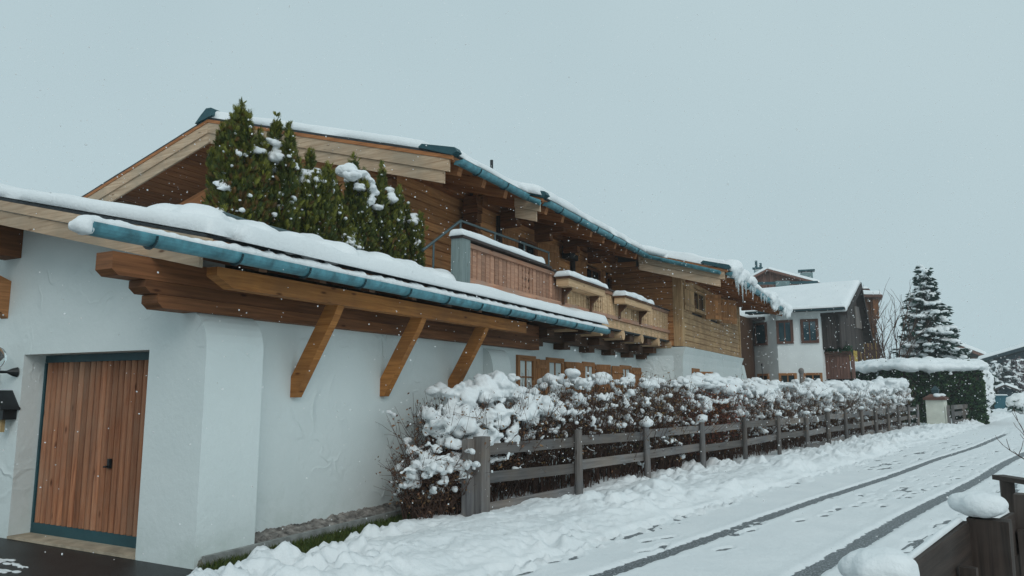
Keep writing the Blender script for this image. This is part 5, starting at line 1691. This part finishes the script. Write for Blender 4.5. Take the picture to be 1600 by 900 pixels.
def rear_house():
    d = 52.0
    ap = V3(P(1199, 421.5, d)); l = V3(P(1160, 443, d)); r = V3(P(1272, 442, d))
    t = thing('rear_house', 'reddish boarded gable house with two chimneys behind the turret house', 'house', (ap.x, ap.y, 0))
    dv = (r - l); dv.z = 0; dv.normalize()
    bk = Vector((-dv.y, dv.x, 0))
    zb = min(l.z, r.z)
    # body and gable boards
    obj('wall', MB().prism([(l.x, l.y, 0), (r.x, r.y, 0), tuple(V3((r.x, r.y, 0)) + bk * 9), tuple(V3((l.x, l.y, 0)) + bk * 9)], (0, 0, zb)), 'plaster', t)
    W = (r - l).length; au = (V3((ap.x, ap.y, 0)) - V3((l.x, l.y, 0))).dot(dv)
    k = 0
    while k * .22 < W - .1:
        u = k * .22 + .11
        zt_ = l.z + (ap.z - l.z) * u / au if u < au else ap.z + (r.z - ap.z) * (u - au) / (W - au)
        p = V3((l.x, l.y, 0)) + dv * u
        if zt_ - zb + .5 > .1:
            obj('gable_board', MB().beam(p + UP * (zb - .5), p + UP * (zt_ - .02), .21, .05, bk), 'redwood', t)
        k += 1
    ov = bk * -.5
    rl = MB().prism([l + ov - dv * .3 - UP * .1, ap + ov, ap + ov - UP * .14, l + ov - dv * .3 - UP * .24][::-1], bk * 9)
    rr = MB().prism([ap + ov, r + ov + dv * .4 - UP * .1, r + ov + dv * .4 - UP * .24, ap + ov - UP * .14][::-1], bk * 9)
    ro = obj('roof', rl, 'redwood', t); obj('roof', rr, 'redwood', t)
    z_ = UP * .01
    snow_slab('snow_layer', [l + ov - dv * .3 - UP * .1 + z_, ap + ov + z_, ap + ov + bk * 9 + z_, l + ov - dv * .3 - UP * .1 + bk * 9 + z_], .2, ro, 14, 14, .2, .2, 71)
    snow_slab('snow_layer', [ap + ov + z_, r + ov + dv * .4 - UP * .1 + z_, r + ov + dv * .4 - UP * .1 + bk * 9 + z_, ap + ov + bk * 9 + z_], .2, ro, 14, 14, .2, .2, 72)
    # chimneys
    for px, yt, yb, wpx, pipes in ((1184, 423, 440, 11, 2), (1260, 427, 446, 17, 0)):
        c = V3(P(px, yt, d + 4)); c0 = P(px, yb, d + 4)[2]
        w_ = wpx / 1151 * (d + 4)
        ck = obj('chimney', MB().beam((c.x, c.y, c0 - 1.5), (c.x, c.y, c.z), w_, w_ * .7, bk), 'chimney', t)
        obj('chimney_cap', MB().beam((c.x, c.y, c.z + .12), (c.x, c.y, c.z + .22), w_ * 1.35, w_, bk), 'tealpaint', ck)
        for k in range(pipes):
            q = c + dv * (.15 * (2 * k - .6))
            obj('flue_pipe', MB().tube([q + UP * .2, q + UP * (.75 - .2 * k)], .09, 8), 'tealpaint', ck)
        for s_ in (-1, 1):
            obj('cap_leg', MB().beam(c + dv * s_ * w_ * .4, c + dv * s_ * w_ * .4 + UP * .13, .06, .06, bk), 'tealpaint', ck)
    # snow guard on the lower roof, dark against the white
    a = V3(P(1178, 443, 50)); b = V3(P(1278, 441, 50))
    obj('snow_guard', MB().beam(a, b, .2, .16), 'tealpaint', t)
    a = V3(P(1212, 444, 49.6)); b = V3(P(1234, 443.5, 49.6))
    obj('skylight', MB().beam(a, b, .5, .35), 'chimney', t)
rear_house()

def brown_house():
    d = 50.0
    t = thing('brown_house', 'tall brown boarded house with yellow lower wall beyond turret house', 'house', P(1340, 600, d)[:2] + (0,))
    b = V3(P(1366, 500, d)); b.z = 0
    bk = b.normalized(); bk = Vector((bk.x - .06, bk.y, 0)).normalized(); dv = Vector((bk.y, -bk.x, 0))
    a = b - dv * 3.6
    z1 = P(1360, 467, d)[2]; zl = P(1360, 536, d)[2]
    obj('wall', MB().prism([tuple(a), tuple(b), tuple(b + bk * 7), tuple(a + bk * 7)], (0, 0, zl)), 'yellow_plaster', t)
    W = (b - a).length; k = 0
    obj('inner_wall', MB().prism([tuple(a + bk * .1), tuple(b + bk * .1 - dv * .06), tuple(b + bk * 6.9 - dv * .06), tuple(a + bk * 6.9)], (0, 0, z1 - .02)), 'redwood', t)
    while k * .3 < W:
        p = a + dv * (k * .3 + .15)
        obj('board', MB().beam(p + UP * (zl + .02), p + UP * z1, .28, .06, bk), 'brownwood' if k % 3 else 'redwood', t); k += 1
    for k in range(12):
        p = b + bk * (k * .55 + .3)
        obj('board', MB().beam(p + UP * (zl + .02), p + UP * z1, .5, .06, dv), 'redwood', t)
    # roof edge with snow and upper gable
    ro = obj('roof', MB().prism([a - bk * .7 + UP * (z1 + .25), b + dv * .5 - bk * .7 + UP * z1, b + dv * .5 - bk * .7 + UP * (z1 + .15), a - bk * .7 + UP * (z1 + .4)], bk * 8.4), 'redwood', t)
    snow_slab('snow_layer', [a - bk * .7 + UP * (z1 + .41), b + dv * .5 - bk * .7 + UP * (z1 + .16), b + dv * .5 + bk * 1 + UP * (z1 + .35), a + bk * 1 + UP * (z1 + .6)], .25, ro, 16, 12, .2, .2, 81)
    zt_ = P(1360, 451, d + 1.2)[2]
    q = b - dv * .1 + bk * 1.2
    obj('upper_gable', MB().prism([a + bk * 1.2 + UP * z1, q + UP * z1, q + dv * .15 + UP * (zt_ - .25), q + UP * zt_, a + bk * 1.2 + UP * (zt_ + .1)], bk * 3), 'redwood', t)
    snow_slab('snow_layer', [a + bk * 1.1 + UP * (zt_ + .11), q - bk * .1 + UP * (zt_ + .01), q + bk * 3 + UP * (zt_ + .01), a + bk * 4.2 + UP * (zt_ + .11)], .15, t, 10, 10, .2, .2, 82)
    # balcony side pieces that step in below the eave
    for (px0, px1, y0, y1) in ((1364, 1371, 468, 498), (1363, 1368, 498, 520)):
        p0 = V3(P((px0 + px1) / 2, y1, d - .3)); p1 = V3(P((px0 + px1) / 2, y0, d - .3))
        obj('eave_bracket', MB().beam((p1.x, p1.y, p0.z), (p1.x, p1.y, p1.z), (px1 - px0) / 1151 * d, .3, bk), 'brownwood', t)
    # low balcony in front of the yellow wall
    bz0 = P(1356, 557, d - 3)[2]; bz1 = P(1356, 536, d - 3)[2]
    a2 = V3(P(1342, 550, d - 3)); b2 = V3(P(1373, 550, d - 3)); a2.z = b2.z = 0
    W = (b2 - a2).length; k = 0
    while k * .2 < W:
        p = a2 + (b2 - a2).normalized() * k * .2
        obj('balcony_board', MB().beam(p + UP * (bz0 - .4), p + UP * bz1, .18, .05, bk), 'redwood', t); k += 1
    p = V3(P(1331, 550, d - 3))
    obj('balcony_post', MB().beam((p.x, p.y, 0), (p.x, p.y, P(1331, 530, d - 3)[2]), .16, .16, bk), 'darkwood', t)
brown_house()

def far_house(label, pa, pr, pf, d, mat, depth=10, seed=1, wall='plaster'):
    """pa: pixel of left eave, pr: apex, pf: right eave"""
    t = thing('far_house', label, 'house', P(pr[0], 620, d)[:2] + (0,), 'far houses down the road')
    l = V3(P(pa[0], pa[1], d)); ap = V3(P(pr[0], pr[1], d)); r = V3(P(pf[0], pf[1], d))
    dv = r - l; dv.z = 0; dv.normalize(); bk = Vector((-dv.y, dv.x, 0))
    def fl(p): return V3((p.x, p.y, 0))
    zb = min(l.z, r.z) - .3
    i0 = fl(l) + dv * 1.0 + bk * .8; i1 = fl(r) - dv * 1.0 + bk * .8
    obj('wall', MB().prism([tuple(i0), tuple(i1), tuple(i1 + bk * depth), tuple(i0 + bk * depth)], (0, 0, zb * .55)), wall, t)
    obj('upper_wall', MB().prism([i0 + bk * .02 + UP * zb * .552, i1 + bk * .02 + UP * zb * .552, i1 + bk * .02 + UP * (r.z - .2), fl(ap) + bk * .82 + UP * (ap.z - .25), i0 + bk * .02 + UP * (l.z - .2)], bk * depth), mat, t)
    pr_ = [l, ap, r]
    ro = obj('roof', MB().prism([p for p in pr_] + [p - UP * .3 for p in pr_[::-1]], bk * (depth + 1.5)), mat, t)
    z_ = UP * .01
    snow_slab('snow_layer', [l + z_, ap + z_, ap + bk * (depth + 1.5) + z_, l + bk * (depth + 1.5) + z_], .35, ro, 16, 12, .3, .15, seed)
    snow_slab('snow_layer', [ap + z_, r + z_, r + bk * (depth + 1.5) + z_, ap + bk * (depth + 1.5) + z_], .35, ro, 16, 12, .3, .15, seed + 1)
    for k in (-.9, .3):
        c = (i0 + i1) / 2 + dv * k
        face_window(t, tuple(i0), tuple(i1), .35 + .2 * (k + .9), .47 + .2 * (k + .9), zb * .7, zb * .7 + 1.2, 'darkwood', .12, (1, 0))
    return t
far_house('far brown gable house just right of the spruce', (1478, 553), (1494, 537), (1544, 556), 88, 'redwood', 9, 91)
far_house('big dark gable house above the snowy shrubs at road end', (1526, 563), (1640, 530), (1730, 560), 84, 'hutwood', 10, 93, 'hutwood')

def hut():
    d = 76.0
    t = thing('hut', 'small dark hut with a snowy gable roof at the road end', 'hut', P(1572, 634, d)[:2] + (0,))
    l = V3(P(1553, 608, d)); ap = V3(P(1570, 601, d)); r = V3(P(1592, 609, d))
    dv = r - l; dv.z = 0; dv.normalize(); bk = Vector((-dv.y, dv.x, 0))
    a = V3((l.x, l.y, 0)) + dv * .35; b = V3((r.x, r.y, 0)) - dv * .35
    obj('wall', MB().prism([a + UP * 0, b + UP * 0, b + UP * (r.z - .1), V3((ap.x, ap.y, ap.z - .12)), a + UP * (l.z - .1)], bk * 3), 'hutwood', t)
    for k in range(9):
        p = a + (b - a) * (k + .5) / 9 - bk * .03
        obj('board', MB().beam(p, p + UP * (l.z - .12), .22, .03, bk), 'hutwood', t)
    o_ = -bk * .4
    ro = obj('roof', MB().prism([l + o_, ap + o_, r + o_, r + o_ - UP * .12, ap + o_ - UP * .12, l + o_ - UP * .12], bk * 3.8), 'darkwood', t)
    z_ = UP * .01 + o_
    snow_slab('snow_layer', [l + z_, ap + z_, ap + bk * 3.8 + z_, l + bk * 3.8 + z_], .2, ro, 10, 10, .15, .15, 95)
    snow_slab('snow_layer', [ap + z_, r + z_, r + bk * 3.8 + z_, ap + bk * 3.8 + z_], .2, ro, 10, 10, .15, .15, 96)
    bn = thing('waste_bin', 'teal wheeled waste bin standing in front of the dark hut', 'bin', P(1564, 636, 73)[:2] + (0,))
    c = V3(bn.location); h_ = P(1564, 620, 73)[2]
    m = MB(); w0, w1 = .42, .52
    vs = [c + dv * sx * w0 + bk * sy * w0 + UP * .12 for sx, sy in ((-1, -1), (1, -1), (1, 1), (-1, 1))] + [c + dv * sx * w1 + bk * sy * w1 + UP * h_ for sx, sy in ((-1, -1), (1, -1), (1, 1), (-1, 1))]
    m.add(vs, [(3, 2, 1, 0), (4, 5, 6, 7), (0, 1, 5, 4), (1, 2, 6, 5), (2, 3, 7, 6), (3, 0, 4, 7)])
    obj('body', m, 'bin_teal', bn)
    obj('lid', MB().beam(c - dv * .56 + UP * (h_ + .06), c + dv * .56 + UP * (h_ + .06), 1.15, .1), 'bin_teal', bn)
    for s_ in (-1, 1):
        obj('wheel', MB().tube([c + bk * .35 + dv * (s_ * .44 - .04) + UP * .12, c + bk * .35 + dv * (s_ * .44 + .04) + UP * .12], .12, 10), 'black_iron', bn)
    snow_slab('snow_layer', [c - dv * .55 - bk * .55 + UP * (h_ + .115), c + dv * .55 - bk * .55 + UP * (h_ + .115), c + dv * .55 + bk * .55 + UP * (h_ + .115), c - dv * .55 + bk * .55 + UP * (h_ + .115)], .08, bn, 8, 8, .1, .1, 97)
hut()

def snowy_bush(label, px, py_b, py_t, d, wpx, seed, dens=1.0, col=(.03, .05, .04), group=None, snowk=.5, dp=.6, name='snowy_bush', n_=2600, vox=.09):
    c = V3(P(px, 640, d)); c.z = 0
    H = P(px, py_t, d)[2]; W = wpx / 1151 * d / 2
    t = thing(name, label, 'bush', tuple(c), group)
    rng = np.random.default_rng(seed)
    rr = np.array([math.cos(PSI), math.sin(PSI), 0]); ff = np.array([-math.sin(PSI), math.cos(PSI), 0])
    m = MB()
    for k in range(16):
        a = rng.uniform(0, 6.28)
        e = np.array(c) + rr * math.cos(a) * W * rng.uniform(.3, .9) + ff * math.sin(a) * W * dp * rng.uniform(.3, .9); e[2] = H * rng.uniform(.5, .95)
        m.tube([tuple(c), tuple((np.array(c) + e) / 2 + np.array([0, 0, .3])), tuple(e)], [.05, .03, .01], 4, False)
    obj('branches', m, 'twig', t)
    u = rng.normal(0, 1, (n_, 3)); u /= np.linalg.norm(u, axis=1, keepdims=True)
    rad = rng.random(n_) ** .35 * (.75 + .35 * vnoise(u[:, 0] * 3 + seed, u[:, 2] * 3, seed))
    pos = np.array(c)[None] + rr * (u[:, 0] * rad * W)[:, None] + ff * (u[:, 1] * rad * W * dp)[:, None]
    pos[:, 2] = np.clip(H * (.5 + .5 * u[:, 2] * rad), .05, None)
    k = rng.random((n_, 1))
    scatter('leaves', np.array([[0, 0, 0], [.09, .03, .12], [0, 0, .26], [-.09, -.03, .12]]), LFF, pos, rotmats(rng.normal(0, 1, (n_, 3)), rng.uniform(0, 6, n_), rng.uniform(.6, 1.3, n_)), 'leaf', np.array([col]) * (.6 + .9 * k), t)
    sm = MB()
    for i in rng.choice(n_, int(n_ * .12 * snowk), replace=False):
        r_ = rng.uniform(.09, .22)
        sm.blob(pos[i] + np.array([0, 0, .08]), (r_ * 1.3, r_ * 1.3, r_ * .7), 1)
    so = remeshed('snow_clumps', sm, vox, 'snow', t, 2, .03, 4)
    so['kind'] = 'stuff'
GB = 'snow covered bushes at the road end'
snowy_bush('wide snow dusted bush below the big dark gable', 1566, 634, 560, 81, 50, 401, col=(.035, .05, .05), group=GB, snowk=1.1)
snowy_bush('tall greyish snow dusted bush right of the hut roof', 1594, 634, 556, 82, 46, 402, col=(.07, .05, .055), group=GB, snowk=1.1)
snowy_bush('dark evergreen bush between the clipped hedge and the hut', 1552, 634, 585, 79, 26, 403, col=(.015, .045, .03), group=GB, snowk=.5)
snowy_bush('low clipped bush with thick snow at the bend of the road', 1598, 642, 614, 62, 34, 404, col=(.012, .04, .028), group=GB, snowk=2.2, n_=1600)
snowy_bush('rounded snow heaped bush at the foot of the spruce', 1506, 640, 553, 48, 44, 405, col=(.02, .045, .03), group=GB, snowk=2.0)
snowy_bush('snow heaped bush right behind the clipped hedge end', 1536, 640, 566, 50, 30, 406, col=(.02, .045, .03), group=GB, snowk=2.2)

# ================================================================== DARK FENCE in the right foreground
df = thing('dark_fence', 'dark rough timber fence with snow capped posts beside the road', 'fence', (.36, 4.75, 0))
fp = [(-.52, 1.62), (-.08, 3.18), (.37, 4.76), (.69, 5.80)]
ftop = (.90, .93, .97, .99)
for i, (x, y) in enumerate(fp):
    pm = obj('post', MB().beam((x, y, -.1), (x + .01, y, ftop[i]), .17 + .02 * (i == 2), .12, (UX, UY, 0)), 'darkfence', df)
    if i in (1, 2):
        m = MB()
        m.blob((x - .02, y, ftop[i] + .07), (.125, .12, .07), 3)
        for k in range(9):
            a = random.random() * 6.28; q = random.random() ** .5
            m.blob((x - .02 + math.cos(a) * .10 * q, y + math.sin(a) * .085 * q, ftop[i] + .06 + random.uniform(-.02, .02)), (.062, .06, .05), 2)
        remeshed('snow_cap', m, .012, 'snow', pm, 8, .01, 12)
for i in range(3):
    a = V3((*fp[i], 0)); b = V3((*fp[i + 1], 0))
    dd = (b - a).normalized(); nn = Vector((-dd.y, dd.x, 0))
    for zc, hh in ((.76, .25), (.30, .2)):
        tilt = (.02, .10, .02)[i]
        obj('rail', MB().beam(a + nn * .115 - dd * .09 + UP * (zc - .03), b + nn * .095 - dd * .05 + UP * (zc + tilt - .03), .05, hh), 'darkfence', df)
    q0 = a + nn * .13 + UP * (.76 + .125 - .028); q1 = b + nn * .11 + UP * (.76 + .125 + (.02, .10, .02)[i] - .028)
    snow_slab('rail_snow', [q0 - nn * .02 + dd * .1, q1 - nn * .02 - dd * .1, q1 + nn * .012 - dd * .1, q0 + nn * .012 + dd * .1], .02, df, 40, 6, .012, .5, 111 + i)
    mid = (a + b) / 2 + nn * .02
    obj('stake', MB().beam(mid + dd * .45 + UP * -.1, mid + dd * .45 + UP * .78, .07, .05, dd), 'darkfence', df)
c = V3((.70, 7.0, 0)); e_ = V3((1.5, 6.0, 0))
obj('post', MB().beam(c, c + UP * .95, .09, .09, (0, 1, 0)), 'darkfence', df)
obj('post', MB().beam(V3((1.02, 6.55, 0)), V3((1.02, 6.55, .93)), .2, .1, (UX, UY, 0)), 'darkfence', df)
obj('top_board', MB().beam(c + UP * .969 - (e_ - c).normalized() * .08, e_ + UP * .945, .11, .035), 'darkfence', df)
obj('rail', MB().beam(c + UP * .6, e_ + UP * .55, .04, .16), 'darkfence', df)
def bare_shrub():
    x, y = 2.1, 11.2
    t = thing('bare_shrub', 'bare dark twigs of a shrub reaching over the road edge', 'shrub', (x, y, 0))
    rng = random.Random(5); m = MB()
    def grow(p, d, L, r, lev):
        pts = [p]; q = Vector(p); d = Vector(d).normalized()
        for i in range(4):
            d = (d + Vector((rng.gauss(0, .15), rng.gauss(0, .15), .06))).normalized(); q = q + d * L / 4; pts.append(tuple(q))
        m.tube(pts, [max(r * (1 - .65 * i / 4), .003) for i in range(5)], 4, False)
        if lev < 2:
            for i in range(1, 5):
                grow(pts[i], d + Vector((rng.gauss(0, .6), rng.gauss(0, .6), rng.gauss(.2, .4))), L * rng.uniform(.35, .55), r * .55, lev + 1)
    for k in range(9):
        grow((x + rng.uniform(-.1, .1), y + rng.uniform(-.1, .1), 0), (rng.gauss(-.25, .3), rng.gauss(0, .3), .9), rng.uniform(.7, 1.05), .016, 0)
    b = obj('branches', m, 'twig', t); b['kind'] = 'stuff'
bare_shrub()

# ================================================================== FALLING SNOW and the misty air
def flake_mat():
    m, nt, b = newmat('flake')
    nt.nodes.remove(b)
    d = N(nt, 'BsdfDiffuse'); d.inputs['Color'].default_value = (.99, .99, .99, 1)
    tr = N(nt, 'BsdfTranslucent'); tr.inputs['Color'].default_value = (.99, .99, .99, 1)
    ms = N(nt, 'MixShader'); ms.inputs[0].default_value = .5
    nt.links.new(d.outputs[0], ms.inputs[1]); nt.links.new(tr.outputs[0], ms.inputs[2])
    nt.links.new(ms.outputs[0], [n_ for n_ in nt.nodes if n_.type == 'OUTPUT_MATERIAL'][0].inputs['Surface'])
flake_mat()
def flakes():
    n_ = 17000
    rng = np.random.default_rng(31)
    a = rng.uniform(-.75, .75, n_) + PSI
    dist = 2.5 + 22 * rng.random(n_) ** .6
    pos = np.stack([-np.sin(a) * dist, np.cos(a) * dist, rng.uniform(.1, 9.0, n_)], 1)
    # a flake is two thin six-sided plates grown through each other
    hx = [(math.cos(math.pi * k / 3), math.sin(math.pi * k / 3)) for k in range(6)]
    TV = np.array([(a, 0, b) for a, b in hx] + [(0, a, b) for a, b in hx]) * .0052
    TF = np.array([[0, 1, 2, 3], [0, 3, 4, 5], [6, 7, 8, 9], [6, 9, 10, 11]])
    M = rotmats(rng.normal(0, 1, (n_, 3)), rng.uniform(0, 6, n_), rng.uniform(.5, 1.5, n_) * (.55 + dist / 16))
    o = scatter('falling_snow', TV, TF, pos, M, 'flake')
    o['kind'] = 'stuff'
    tag(o, 'snowflakes drifting down through the air', 'snowfall')
flakes()
def haze():
    m = MB().box((-150, -60, -1.2), (150, 190, 16))
    me = mesh_of('haze', m, None)
    mt = bpy.data.materials.new('haze'); mt.use_nodes = True
    nt = mt.node_tree
    for n_ in list(nt.nodes):
        if n_.type == 'BSDF_PRINCIPLED': nt.nodes.remove(n_)
    pv = nt.nodes.new('ShaderNodeVolumePrincipled')
    pv.inputs['Color'].default_value = (.86, .93, .96, 1)
    pv.inputs['Density'].default_value = .0009
    outn = [n_ for n_ in nt.nodes if n_.type == 'OUTPUT_MATERIAL'][0]
    nt.links.new(pv.outputs[0], outn.inputs['Volume'])
    me.materials.append(mt)
    o = link('haze', me); o['kind'] = 'stuff'
    tag(o, 'pale snowy haze hanging in the air', 'haze')
haze()
